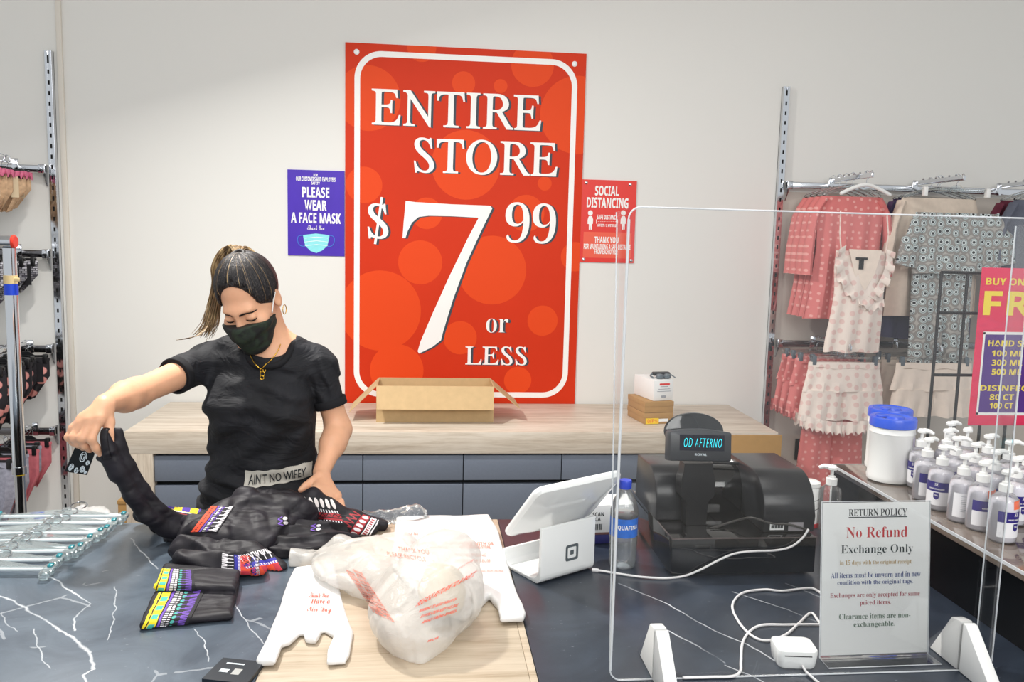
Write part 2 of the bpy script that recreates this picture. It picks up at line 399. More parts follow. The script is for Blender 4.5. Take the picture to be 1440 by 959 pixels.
# dark veined stone: fine scratches, cloudy ground, bright veins along fixed lines
def m_stone(name, veins, base0, base1, wobble=.035, net=.3):
    t = NT(name); v = t.coord(); out = None
    wob = t.n('ShaderNodeTexNoise'); wob.inputs['Scale'].default_value = 22; wob.inputs['Detail'].default_value = 4; t.l(v, wob.inputs['Vector'])
    sb = t.n('ShaderNodeVectorMath', operation='SUBTRACT'); t.l(wob.outputs['Color'], sb.inputs[0]); sb.inputs[1].default_value = (.5, .5, .5)
    ml = t.n('ShaderNodeVectorMath', operation='MULTIPLY_ADD'); t.l(sb.outputs[0], ml.inputs[0]); ml.inputs[1].default_value = (wobble, wobble, 0); t.l(v, ml.inputs[2])
    P = ml.outputs[0]
    for line, wd in veins:
        for a, b in zip(line[:-1], line[1:]):
            a, b = Vector((a[0], a[1], 0)), Vector((b[0], b[1], 0)); ab = b-a
            pa = t.n('ShaderNodeVectorMath', operation='SUBTRACT'); t.l(P, pa.inputs[0]); pa.inputs[1].default_value = a
            dt = t.n('ShaderNodeVectorMath', operation='DOT_PRODUCT'); t.l(pa.outputs[0], dt.inputs[0]); dt.inputs[1].default_value = ab/ab.dot(ab)
            cl = t.n('ShaderNodeClamp'); t.l(dt.outputs['Value'], cl.inputs[0])
            sc = t.n('ShaderNodeVectorMath', operation='SCALE'); sc.inputs[0].default_value = ab; t.l(cl.outputs[0], sc.inputs['Scale'])
            df = t.n('ShaderNodeVectorMath', operation='SUBTRACT'); t.l(pa.outputs[0], df.inputs[0]); t.l(sc.outputs[0], df.inputs[1])
            m2 = t.n('ShaderNodeVectorMath', operation='MULTIPLY'); t.l(df.outputs[0], m2.inputs[0]); m2.inputs[1].default_value = (1, 1, 0)
            ln = t.n('ShaderNodeVectorMath', operation='LENGTH'); t.l(m2.outputs[0], ln.inputs[0])
            d = t.math('MULTIPLY', ln.outputs['Value'], 1/(wd*.78))
            out = d if out is None else t.math('MINIMUM', out, d)
    brk = t.noise(v, 9, 2)
    vein = t.math('MULTIPLY', t.math('SUBTRACT', 1, t.math('MINIMUM', out, 1)), t.math('MULTIPLY_ADD', brk, 2.2, -.35))
    vs = t.n('ShaderNodeClamp'); t.l(vein, vs.inputs[0])
    vr = t.n('ShaderNodeTexVoronoi', feature='DISTANCE_TO_EDGE'); vr.inputs['Scale'].default_value = 3.1; t.l(P, vr.inputs['Vector'])
    thin = t.math('MULTIPLY', t.math('LESS_THAN', vr.outputs['Distance'], .006), t.math('MULTIPLY', t.math('GREATER_THAN', t.noise(v, 5, 2), .56), net))
    spk = t.math('MULTIPLY', t.math('GREATER_THAN', t.noise(t.coord('Object', (60, 150, 1)), 1.3, 2), .74), .22)
    cl = t.ramp(t.noise(v, 5, 6, .65, 1.2), [(.3, base0), (.7, base1)])
    c1 = t.mix(t.math('MAXIMUM', t.math('MAXIMUM', vs.outputs[0], thin), spk), cl, C(214, 218, 222))
    t.col(c1); t.b.inputs['Roughness'].default_value = .3; t.b.inputs['Specular IOR Level'].default_value = .62
    t.bump(t.noise(v, 160, 3), .03, .002); MATS[name] = t.m
def zz(*px): return [tuple(at_z(u, v_, ZC)[:2]) for u, v_ in px]
m_stone('stone_left_lit', [(zz((0, 838), (22, 845), (48, 862), (75, 880), (100, 895), (126, 918), (132, 940)), .0045),
                  (zz((132, 940), (118, 950), (124, 966)), .003), (zz((48, 797), (85, 820), (104, 834), (127, 849), (106, 868), (106, 886)), .0032),
                  (zz((0, 862), (10, 876), (26, 886)), .002), (zz((48, 884), (54, 906), (62, 930), (70, 940)), .002),
                  (zz((162, 825), (161, 862), (153, 900)), .0018), (zz((182, 758), (200, 776), (222, 800)), .0028),
                  (zz((330, 850), (350, 880), (378, 912)), .0022), (zz((275, 885), (288, 905), (294, 930)), .0022)], C(66, 76, 88), C(100, 112, 124), .022)  # lighter copy: light and wall reflection on the left put into its colour
m_stone('stone_right_dim', [(zz((870, 820), (940, 850), (1000, 885), (1050, 906), (1095, 932)), .0032), (zz((935, 885), (985, 910), (1020, 932)), .0032),
                  (zz((1030, 832), (1070, 845), (1110, 858), (1160, 880)), .0022), (zz((1020, 935), (1060, 952), (1100, 972)), .0028),
                  (zz((1105, 820), (1180, 850), (1240, 862)), .002)], C(28, 35, 46), C(50, 59, 72), .01, 0)  # same stone in a darker copy, for the dimmer light on the right
t = NT('stone_shelf'); v = t.coord('Object', (1, .5, 1))
t.col(t.ramp(t.noise(v, 5, 4, .5, 1), [(.35, C(60, 52, 48)), (.5, C(92, 78, 68)), (.65, C(120, 108, 98))])); t.b.inputs['Roughness'].default_value = .09; t.b.inputs['Coat Weight'].default_value = .6; MATS['stone_shelf'] = t.m
pbr('drawer_grey', C(116, 124, 138), .38, nscale=90, namt=.03)
pbr('riser_black', C(13, 14, 16), .2, nscale=120, namt=.2)
pbr('carcass', C(20, 21, 24), .6)
# ------------------------------------------------------------------ the room
m = MB(); m.span((-5, -4.5, -.05), (6, WALL_Y+.1, 0)); struct('floor', m, MATS['floor_tile'])
m = MB(); m.span((-5, WALL_Y, 0), (6, WALL_Y+.1, 3.6)); struct('wall_back', m, MATS['wall_paint'])
m = MB(); m.span((-5, -.2, 3.6), (6, WALL_Y+.1, 3.7)); struct('ceiling', m, MATS['ceiling_paint'])
xu2 = 1.872; xu1 = -1.813
m = MB(); m.span((xu2+.02, WALL_Y-.006, 0), (5.9, WALL_Y-.0005, 1.985)); struct('wall_bay_shaded', m, MATS['wall_paint_bay_shaded'])  # warm bay panel below the rail, its colour darkened for the clothes' shade
m = MB(); m.span((xu1+.035, WALL_Y-.016, 0), (xu1+.06, WALL_Y-.0005, 3.55), .003); struct('trim_1', m, MATS['trim_paint'])
m = MB(); m.span((-4.9, WALL_Y-.012, 0), (xu1+.03, WALL_Y-.0005, .12), .002); m.span((xu1+.065, WALL_Y-.012, 0), (xu2-.055, WALL_Y-.0005, .12), .002); struct('baseboard_back', m, MATS['trim_paint'])
# slotted standards and hang rails
def standard(x, ztop, label):
    t = thing('slotted_standard', label, 'wall standard', (x, WALL_Y-.001, 0), 0, 'slotted wall standards')
    m = MB()
    for a, b in (((-.016, -.028, .05), (-.012, 0, ztop)), ((.012, -.028, .05), (.016, 0, ztop)), ((-.016, -.004, .05), (.016, 0, ztop))): m.span(a, b)
    for sx in (-1, 1): m.span((sx*.0045, -.0285, .05), (sx*.0145, -.025, ztop))
    for k in range(int((ztop-.05)/.05)):
        z = .05+k*.05; m.span((-.006, -.0283, z), (.006, -.024, z+.03))
    obj('channel', m, MATS['chrome'], t)
    m = MB(); m.span((-.0115, -.02, .06), (.0115, -.0045, ztop-.02)); obj('slot_recess', m, MATS['slot_black'], t)
    return t
standard(xu1, 2.54, 'tall chrome slotted standard on the wall beside the hung underwear')
standard(xu2, 2.528, 'tall chrome slotted standard on the wall beside the hung pink sleepwear')
def rail(x0, x1, z, label, group, dark):
    xs = x1 if x1 < 0 else x0; sg = -1 if x1 < 0 else 1
    t = thing('hang_rail', label, 'rail', (xs, WALL_Y-.055, z), 0, group)
    m = MB(); m.span((min(0, sg*(x1-x0)), -.008, -.017), (max(0, sg*(x1-x0)), .008, .017), .002); obj('bar', m, MATS['dark_chrome' if dark else 'chrome'], t)
    m = MB(); m.span((sg*.0, -.012, -.022), (sg*.03, .012, .022), .003); m.prism([(-.0, -.022), (.044, -.08), (.054, -.08), (.054, .022), (0, .022)], sg*.012, sg*.016, axis='x'); obj('bracket', m, MATS['chrome'], t)
    return t
for i, (z, w_) in enumerate(((1.979, 'topmost'), (1.57, 'second from top'), (1.101, 'third from top'), (.685, 'lowest'))):
    rail(-3.2, xu1-.02, z, f'chrome hang rail left of the woman, {w_} of the four on that wall', 'hang rails by the underwear', i > 0)
rail(xu2+.02, 4.9, 2.018, 'upper chrome hang rail above the camisole and grey print set', 'hang rails by the sleepwear', False)
rail(xu2+.02, 4.9, 1.175, 'lower chrome hang rail above the ruffled shorts', 'hang rails by the sleepwear', True)
# ------------------------------------------------------------------ back counter with drawers
x0, x1, yb = -1.2908, 1.6543, 3.733
bc = thing('back_counter', 'long pale oak back counter with grey drawers under the red price poster', 'counter', (x0, yb, 0))
L = x1-x0; D = WALL_Y-.014-yb
m = MB(); m.span((0, 0, BZ-.1), (L, D, BZ), .002); obj('worktop', m, MATS['oak'], bc)
for x in (0, L-.117):
    m = MB(); m.prism([(x, 0), (x+.117, 0), (x+.117, BZ-.1005), (x, BZ-.1005)], 0, D, bev=.001); obj('side_panel', m, MATS['oak_upright'], bc)
m = MB(); m.span((.118, .05, .02), (L-.118, D-.01, BZ-.101)); obj('carcass', m, MATS['carcass'], bc)
n = 6; wd = (L-.236)/n
for j, (za, zb) in enumerate(((.603, .718), (.40, .583), (.12, .38))):
    for i in range(n):
        m = MB(); a = .118+i*wd+.002; m.span((a, .012, za), (a+wd-.004, .046, zb), .0015); obj('drawer', m, MATS['drawer_grey'], bc)
# ------------------------------------------------------------------ front counter
fc = thing('service_counter', 'dark veined stone service counter with an oak inlay and raised black ledge', 'counter', (0, 0, 0))
FY, BY, WX0, WX1, LX = .72, 2.19, -.276, .2006, 1.129
m = MB(); m.span((-2.0, FY, ZC-.05), (WX0-.0012, BY, ZC), .002); obj('stone_top', m, MATS['stone_left_lit'], fc)
m = MB(); m.span((WX1+.0012, FY, ZC-.05), (1.9, BY, ZC), .002); obj('stone_top', m, MATS['stone_right_dim'], fc)
m = MB(); m.span((WX0, FY, ZC-.05), (WX1-.014, BY, ZC), .001); m.span((WX1-.0135, FY, ZC-.05), (WX1, BY, ZC), .001); obj('oak_inlay', m, MATS['oak_inlay'], fc)
m = MB(); m.span((-1.97, FY+.03, .08), (1.87, BY-.03, ZC-.0505), .003); obj('cabinet_body', m, MATS['riser_black'], fc)
m = MB(); m.span((-1.9, FY+.08, 0), (1.8, BY-.08, .0795)); obj('plinth', m, MATS['carcass'], fc)
m = MB(); m.span((LX+.004, FY+.01, ZC+.0005), (1.88, BY-.002, 1.0815)); obj('riser', m, MATS['riser_black'], fc)
m = MB(); m.span((LX, FY, 1.082), (1.9, BY, 1.1), .002); obj('ledge_top', m, MATS['stone_shelf'], fc)
m = MB(); m.span((LX-.0008, FY, 1.094), (LX+.0022, BY, 1.1003)); m.span((LX, BY-.002, 1.094), (1.9, BY+.0008, 1.1003)); obj('ledge_edge_strip', m, MATS['acrylic_edge'], fc)
# ------------------------------------------------------------------ price poster
PY = WALL_Y-.008
pbr('poster_red', C(208, 54, 22), .5, spec=.2, nscale=1.2, namt=.06)
pbr('poster_bubble', C(228, 74, 28), .5, spec=.2)
pbr('ink_slate', C(58, 68, 78), .6)
a, b = at_y(485, 567, PY), at_y(825, 75, PY); px0, pz0, px1, pz1 = a.x, a.z, b.x, b.z-.002
ps = thing('price_poster', 'large red store poster reading ENTIRE STORE $7.99 OR LESS behind the carton', 'poster', ((px0+px1)/2, WALL_Y-.001, pz0))
ox, oz = (px0+px1)/2, pz0
def PL(u, v): p = at_y(u, v, PY); return p.x-ox, p.z-oz
m = MB(); m.span((px0-ox, -.006, 0), (px1-ox, 0, pz1-pz0)); obj('poster_panel', m, MATS['poster_red'], ps)
m = MB()
for k, (u, v, r) in enumerate(((518, 138, 44), (652, 117, 16), (704, 121, 9.5), (749, 91, 30), (813, 162, 54), (655, 232, 48), (512, 260, 25), (766, 258, 10), (593, 66, 20), (591, 369, 31), (535, 437, 57),
                (692, 380, 49), (647, 475, 24), (763, 451, 22), (558, 521, 38), (728, 535, 20), (809, 361, 21), (740, 300, 26), (600, 300, 22))):
    x, z = PL(u, v); rr = r*.00366; y = -.0061-.00002*k
    m.add([(min(max(x+rr*math.cos(2*PI*i/48), px0-ox), px1-ox), y, min(max(z+rr*math.sin(2*PI*i/48), 0), pz1-pz0)) for i in range(48)], [tuple(range(48))])
obj('bubble_print', m, MATS['poster_bubble'], ps, 0)
bx0, _ = PL(498, 320); bx1, _ = PL(805, 330); _, bz1 = PL(560, 73); _, bz0 = PL(650, 558.5)
A = rrect(bx0, bz0, bx1, bz1, .135, 14); t_ = .028; B = rrect(bx0+t_, bz0+t_, bx1-t_, bz1-t_, .108, 14); n = len(A)
m = MB(); m.add([(x, -.0068, z) for x, z in A]+[(x, -.0068, z) for x, z in B], [(i, (i+1) % n, n+(i+1) % n, n+i) for i in range(n)]); obj('border_line', m, MATS['ink_white'], ps, 0)
def poly_px(mb, pts, y, conv, dx=0, dz=0, mat=0):
    cu = bpy.data.curves.new('outline', 'CURVE'); cu.dimensions = '2D'; cu.fill_mode = 'BOTH'; s = cu.splines.new('POLY'); s.points.add(len(pts)-1); s.use_cyclic_u = True
    for p, q in zip(s.points, pts): x, z = conv(*q); p.co = (x+dx, z+dz, 0, 1)
    o = bpy.data.objects.new('outline', cu); COL.objects.link(o); dg = bpy.context.evaluated_depsgraph_get(); dg.update(); me = bpy.data.meshes.new_from_object(o.evaluated_get(dg))
    mb.add([(v.co.x, y, v.co.y) for v in me.vertices], [tuple(p.vertices) for p in me.polygons], mat); bpy.data.objects.remove(o); bpy.data.curves.remove(cu); bpy.data.meshes.remove(me)
def c3(x, y): return 470+x/3.424, 50+y/3.424
def c4(x, y): return 470+x/2.905, 270+y/2.905
seven = [(292, 36), (330, 41), (480, 50), (636, 56), (646, 66), (600, 160), (540, 290), (485, 440), (445, 570), (436, 606), (400, 634), (346, 660), (341, 650), (352, 612), (400, 500), (470, 345), (545, 190), (590, 105), (480, 99), (385, 97), (345, 102), (318, 125), (300, 160), (291, 188), (279, 188), (284, 120)]
nine = lambda ox_: [(ox_+x, 42+y) for x, y in ()]
def price(mb, y, dx, dz):
    def tx(body, bl, tr, **k):
        (xa, za), (xb, zb) = PL(*bl), PL(*tr); mb.text(body, xa+dx, za+dz, xb+dx, zb+dz, y, **{**dict(font='roman', off=.009, res=6), **k})
    tx('ENTIRE', c3(180, 432), c3(1000, 290)); tx('STORE', c3(383, 660), c3(1078, 515))
    tx('S', c4(136, 190), c4(222, 48)); poly_px(mb, [c4(162, 212), c4(172, 213), c4(200, 22), c4(190, 20)], y-.0001, PL, dx, dz)
    poly_px(mb, [c4(*p) for p in seven], y, PL, dx, dz)
    tx('9', c4(697, 206), c4(800, 43), font='serif', off=-.012); tx('9', c4(808, 210), c4(908, 48), font='serif', off=-.012)
    tx('or', c4(620, 574), c4(712, 518), font='serif', off=-.008); tx('LESS', c4(535, 706), c4(788, 632))
m = MB(); price(m, -.0066, .012, -.003); obj('letter_shadow', m, MATS['ink_slate'], ps, 0)
m = MB(); price(m, -.0072, 0, 0); obj('lettering', m, MATS['ink_white'], ps, 0)
for u, v in ((501.5, 73), (808, 90)):
    m = MB(); x, z = PL(u, v); m.M = Matrix.Translation((x, -.006, z)) @ Matrix.Rotation(PI/2, 4, 'X'); m.lathe([(.014, 0), (.014, .003), (.009, .006), (.003, .007)], 16)
    obj('screw', m, MATS['white_gloss'], ps)
# ------------------------------------------------------------------ the two small signs
def small_sign(name, label, cat, tl, br, col):
    a, b = at_y(*tl, PY), at_y(*br, PY); t = thing(name, label, cat, ((a.x+b.x)/2, WALL_Y-.001, b.z))
    m = MB(); m.span((a.x-(a.x+b.x)/2, -.005, 0), (b.x-(a.x+b.x)/2, 0, a.z-b.z)); obj('sign_panel', m, col, t)
    o = Vector(((a.x+b.x)/2, 0, b.z)); return t, (lambda u, v: ((at_y(u, v, PY)-o).x, (at_y(u, v, PY)-o).z))
def line(mb, conv, crop, body, x0, y0, x1, y1, y=-.0058, font='sans', slope=0, **k):
    (xa, za), (xb, zb) = conv(*crop(x0, y1+0)), conv(*crop(x1, y0+slope)); mb.text(body, xa, za, xb, zb, y, font, **k)
pbr('sign_purple', C(72, 40, 176), .4, nscale=6, namt=.08); pbr('sign_red', C(224, 48, 38), .4); pbr('sign_coral', C(234, 92, 66), .4)
pbr('print_aqua', C(140, 226, 232), .5, nscale=30, namt=.06); pbr('print_blue', C(74, 120, 214), .5)
t, cv = small_sign('mask_sign', 'purple wall sign reading PLEASE WEAR A FACE MASK', 'sign', (404, 238), (484.3, 360.5), MATS['sign_purple'])
cq = lambda x, y: (395+x/6.61, 225+y/6.61)
m = MB()
for b_, X0, Y0, X1, Y1, f in (('FOR', 303, 127, 343, 152, 'sans'), ('OUR CUSTOMERS AND EMPLOYEES', 140, 162, 507, 192, 'sans'), ('SAFETY', 283, 203, 362, 228, 'sans'), ('PLEASE', 197, 256, 450, 346, 'sans'), ('WEAR', 220, 375, 425, 466, 'sans'), ('A FACE MASK', 93, 497, 557, 583, 'sans')):
    line(m, cv, cq, b_, X0, Y0, X1, Y1, font=f, off=.012)
line(m, cv, cq, 'Thank You', 245, 610, 405, 648, font='script'); obj('lettering', m, MATS['ink_white'], t, 0)
m = MB(); poly_px(m, [cq(*p) for p in ((205, 697), (250, 692), (325, 683), (400, 692), (452, 700), (443, 750), (430, 800), (385, 840), (330, 865), (275, 845), (228, 800), (214, 750))], -.0056, cv)
for yy in (725, 760, 795):
    poly_px(m, [cq(*p) for p in ((222, yy), (330, yy-12), (436, yy), (436, yy+3), (330, yy-7), (222, yy+4))], -.0059, cv, mat=1)
obj('mask_drawing', m, [MATS['print_aqua'], MATS['ink_white']], t, 0)
m = MB()
for P in (((205, 700), (165, 708), (155, 740), (165, 780), (190, 800), (224, 802)), ((450, 702), (485, 710), (499, 740), (490, 780), (465, 802), (432, 804))):
    m.tube([Vector((cv(*cq(*p))[0], -.0058, cv(*cq(*p))[1])) for p in cr([(x, y, 0) for x, y in P], 5) for p in [(p.x, p.y)]], .0022, 6)
obj('strap_drawing', m, MATS['print_blue'], t)
t, cv = small_sign('distancing_sign', 'small red wall sign reading SOCIAL DISTANCING right of the poster', 'sign', (818, 252), (891, 370), MATS['sign_red'])
cq = lambda x, y: (800+x/6.393, 235+y/6.393)
m = MB(); (xa, za), (xb, zb) = cv(*cq(125, 812)), cv(*cq(565, 592)); m.add([(xa, -.0052, za), (xb, -.0052, za), (xb, -.0052, zb), (xa, -.0052, zb)], [(0, 1, 2, 3)]); obj('coral_band', m, MATS['sign_coral'], t, 0)
m = MB()
for b_, X0, Y0, X1, Y1 in (('SOCIAL', 235, 172, 453, 255), ('DISTANCING', 160, 280, 537, 362), ('SAFE DISTANCE', 253, 432, 435, 468), ('6 FEET / 2 METERS', 258, 514, 425, 534), ('THANK YOU', 230, 628, 447, 680), ('FOR MAINTAINING A SAFE DISTANCE', 133, 697, 555, 735), ('FROM EACH OTHER', 230, 742, 440, 780)):
    line(m, cv, cq, b_, X0, Y0, X1, Y1, off=.012)
for cx in (194, 490):
    poly_px(m, [cq(cx+22*math.cos(a_), 412+24*math.sin(a_)) for a_ in [2*PI*i/16 for i in range(16)]], -.0058, cv)
    poly_px(m, [cq(cx+x, y) for x, y in ((-14, 440), (14, 440), (24, 470), (22, 510), (14, 512), (12, 562), (2, 562), (0, 520), (-2, 562), (-14, 562), (-14, 512), (-26, 510), (-24, 470))], -.0058, cv)
for X0, X1 in ((246, 252), (434, 440)): poly_px(m, [cq(X0, 470), cq(X1, 470), cq(X1, 508), cq(X0, 508)], -.0058, cv)
for k in range(9): poly_px(m, [cq(262+k*19, 488), cq(272+k*19, 488), cq(272+k*19, 491), cq(262+k*19, 491)], -.0058, cv)
obj('lettering', m, MATS['ink_white'], t, 0)
for p in ((157, 140), (552, 156), (132, 828), (560, 840)):
    m = MB(); x, z = cv(*cq(*p)); m.M = Matrix.Translation((x, -.005, z)) @ Matrix.Rotation(PI/2, 4, 'X'); m.lathe([(.008, 0), (.008, .002), (.004, .004)], 12)
    obj('screw', m, MATS['chrome'], t)
# ------------------------------------------------------------------ the shop assistant
pbr('skin', C(226, 172, 138), .42, spec=.4, sss=.12, nscale=40, namt=.04)
t = NT('hair_dark'); v = t.n('ShaderNodeTexCoord').outputs['Object']; HAIR_TIE = t.n('ShaderNodeVectorMath', operation='SUBTRACT'); t.l(v, HAIR_TIE.inputs[0])
nz = t.n('ShaderNodeVectorMath', operation='NORMALIZE'); t.l(HAIR_TIE.outputs[0], nz.inputs[0]); f = t.noise(nz.outputs[0], 26, 4, .6)
t.col(t.ramp(f, [(.38, C(15, 13, 15)), (.55, C(34, 30, 33)), (.7, C(74, 66, 62))])); t.b.inputs['Roughness'].default_value = .42; t.b.inputs['Specular IOR Level'].default_value = .45; t.bump(f, .5, .006); MATS['hair_dark'] = t.m
t = NT('hair_streaked'); v = t.coord('Object', (90, 90, 14))
t.col(t.ramp(t.noise(v, 1, 3), [(.3, C(60, 46, 34)), (.5, C(128, 102, 70)), (.66, C(186, 160, 116))])); t.b.inputs['Roughness'].default_value = .42; MATS['hair_streaked'] = t.m
t = NT('shirt_black'); v = t.coord()
t.col(t.ramp(t.noise(v, 9, 4), [(.3, C(14, 15, 20)), (.7, C(24, 25, 32))])); t.b.inputs['Roughness'].default_value = .8; pass
t.bump(t.noise(t.coord('Object', (1, 1, 1.9), (0, R(25), 0)), 11, 3, .45, 1.4), .4, .03); MATS['shirt_black'] = t.m
pbr('rib_black', C(17, 17, 22), .85)
t = NT('mask_camo'); v = t.coord()
t.col(t.ramp(t.noise(v, 34, 3, .6, .8), [(.42, C(16, 17, 18)), (.5, C(22, 32, 24)), (.62, C(34, 48, 34))])); t.b.inputs['Roughness'].default_value = .75; MATS['mask_camo'] = t.m
pbr('lash_black', C(24, 18, 18), .6); pbr('patch_cloth', C(196, 192, 182), .85, bump=.15, bscale=300); pbr('nail', C(240, 206, 196), .25); pbr('trouser_black', C(30, 30, 34), .85)
pw = thing('person', 'woman in black t-shirt and dark face mask sorting leggings behind the counter', 'person', (0, 0, 0))
pw.location = (-.47, 2.45, 0); PO = Vector(pw.location)
def Y(u, v, y): return tuple(at_y(u, v, y))
HC = Vector(at_y(351, 420, 2.385))
HR = (Matrix.Rotation(R(-7), 3, 'Y') @ Matrix.Rotation(R(-17), 3, 'Z') @ Matrix.Rotation(R(35), 3, 'X'))
def H(x, y, z): return tuple(HC + HR @ Vector((x, y, z)))
def pobj(name, mb, mat, smooth=180, parent=None):
    for i, p in enumerate(mb.v): mb.v[i] = p-PO
    return obj(name, mb, mat, parent or pw, smooth)
def head(S, g=0, mask=False):
    S.ell(H(0, .018, .03), (.073+g, .09+g, .088+g), HR, .02)
    S.ell(H(0, -.03, -.035), (.059+g, .058+g, .075+g), HR, .03)
    S.ell(H(0, -.052, -.1), (.03+g, .032+g, .022+g), HR, .03)
    S.cap(H(0, -.083, .012), H(0, -.104, -.032), .008+g, .0125+g, .018)
    for s_ in (-1, 1): S.ell(H(s_*.042, -.062, -.028), (.022+g, .02+g, .018+g), HR, .02)
    if mask: S.cap(H(0, -.09, -.03), H(0, -.082, -.085), .024+g, .022+g, .05)
    return S
# --- body: one continuous surface (head, neck, trunk, both arms and hands)
S = SDF((-1.0, 1.83, .82), (-.14, 2.62, 1.64), .0032)
head(S)
S.ell(H(0, -.074, .022), (.042, .014, .011), HR, .02)                 # brow ridge
for s_ in (-1, 1):
    S.ell(H(s_*.031, -.096, .001), (.019, .015, .013), HR, .014, 'cut')
    S.ell(H(s_*.031, -.077, -.001), (.0155, .0105, .0095), HR, .004)  # lowered lids
    S.ell(H(s_*.073, .012, -.012), (.007, .02, .031), HR, .006)       # ears
    S.ell(H(s_*.079, .006, -.01), (.006, .011, .019), HR, .004, 'cut')
    S.ell(H(s_*.013, -.104, -.035), (.007, .009, .007), HR, .008)
nb = (-.437, 2.455, 1.37)
S.cap(H(0, .025, -.06), nb, .051, .056, .03)
S.cap((-.60, 2.465, 1.335), (-.31, 2.465, 1.335), .045, k=.05)
S.cap((-.52, 2.46, 1.345), (-.40, 2.46, 1.345), .06, k=.05)
S.ell((-.462, 2.46, 1.22), (.142, .098, .17), None, .04); S.ell((-.47, 2.46, 1.04), (.125, .09, .2), None, .06); S.ell((-.478, 2.46, .9), (.15, .105, .12), None, .06)
# right arm (reaching to the side)
shR, elR, wrR = (-.625, 2.455, 1.325), Y(190, 553, 2.205), Y(147, 568, 1.995)
S.cap(shR, elR, .042, .034, .03); S.cap(elR, tuple(Vector(elR).lerp(Vector(wrR), .35)), .0345, .0335, .03); S.cap(tuple(Vector(elR).lerp(Vector(wrR), .3)), wrR, .0335, .023, .03)
# right hand, pinching the garment
def finger(pts, rr, k=.007):
    for a, b, r0, r1 in zip(pts[:-1], pts[1:], rr[:-1], rr[1:]): S.cap(a, b, r0, r1, k)
mc = [Y(140, 589, 1.955), Y(127, 591, 1.95), Y(115, 596, 1.953), Y(105, 603, 1.96)]
for q in mc: S.cap(Y(146, 572, 1.985), q, .017, .0125, .012)
S.cap(mc[0], mc[3], .0125, .0105, .012); S.cap(Y(144, 580, 1.972), Y(118, 588, 1.965), .015, .013, .014)
finger([mc[0], Y(128, 617, 1.93), Y(135, 630, 1.94), Y(143, 640, 1.953)], [.0108, .0098, .0088, .0074])
finger([mc[1], Y(114, 616, 1.932), Y(119, 626, 1.945), Y(126, 633, 1.96)], [.0108, .0097, .0086, .0072])
finger([mc[2], Y(103, 615, 1.938), Y(109, 624, 1.952), Y(117, 630, 1.967)], [.01, .0092, .0082, .007])
finger([mc[3], Y(96, 615, 1.95), Y(103, 622, 1.96), Y(110, 626, 1.972)], [.009, .0082, .0074, .0064])
finger([Y(149, 574, 1.985), Y(153, 594, 1.972), Y(154, 608, 1.962), Y(156, 623, 1.955)], [.016, .0125, .0105, .0078])
# left arm (hand pressing the pile)
shL, elL, wrL = (-.302, 2.455, 1.325), Y(476, 604, 2.455), Y(452, 664, 2.3)
S.cap(shL, elL, .041, .033, .012); S.cap(elL, tuple(Vector(elL).lerp(Vector(wrL), .35)), .0335, .0325, .03); S.cap(tuple(Vector(elL).lerp(Vector(wrL), .3)), wrL, .0325, .023, .03)
m2 = [Y(444, 689, 2.215), Y(455, 694, 2.205), Y(465, 697, 2.205), Y(473, 697, 2.215)]
for q in m2: S.cap(Y(453, 671, 2.285), q, .0165, .0125, .012)
S.cap(m2[0], m2[3], .0125, .011, .012)
finger([m2[0], Y(441, 704, 2.172), Y(443, 713, 2.16), Y(446, 719, 2.16)], [.011, .0098, .0088, .0074])
finger([m2[1], Y(455, 709, 2.162), Y(457, 718, 2.152), Y(459, 724, 2.155)], [.011, .0098, .0088, .0074])
finger([m2[2], Y(468, 710, 2.165), Y(470, 718, 2.155), Y(471, 724, 2.158)], [.0105, .0094, .0084, .0072])
finger([m2[3], Y(479, 706, 2.18), Y(481, 713, 2.168), Y(481, 718, 2.17)], [.0095, .0085, .0076, .0066])
finger([Y(449, 671, 2.27), Y(437, 680, 2.25), Y(430, 684, 2.235), Y(423, 689, 2.222)], [.016, .0125, .0105, .008])
body_mb = S.mb(1); pobj('body', MB().add(body_mb.v, body_mb.f), MATS['skin'])
for p, q, nm in ((Y(143.5, 640, 1.953), Y(128, 617, 1.93), 'fingernail'), (Y(156.5, 624, 1.955), Y(154, 608, 1.962), 'fingernail')):
    d = (Vector(p)-Vector(q)).normalized(); m = MB(); m.M = Matrix.Translation(Vector(p)+Vector((0, -.0045, -.001))) @ d.to_track_quat('Z', 'Y').to_matrix().to_4x4(); m.lathe([(.0005, -.006), (.0042, -.004), (.005, 0), (.0042, .005), (.0005, .007)], 12, sy=.5); pobj(nm, m, MATS['nail'])
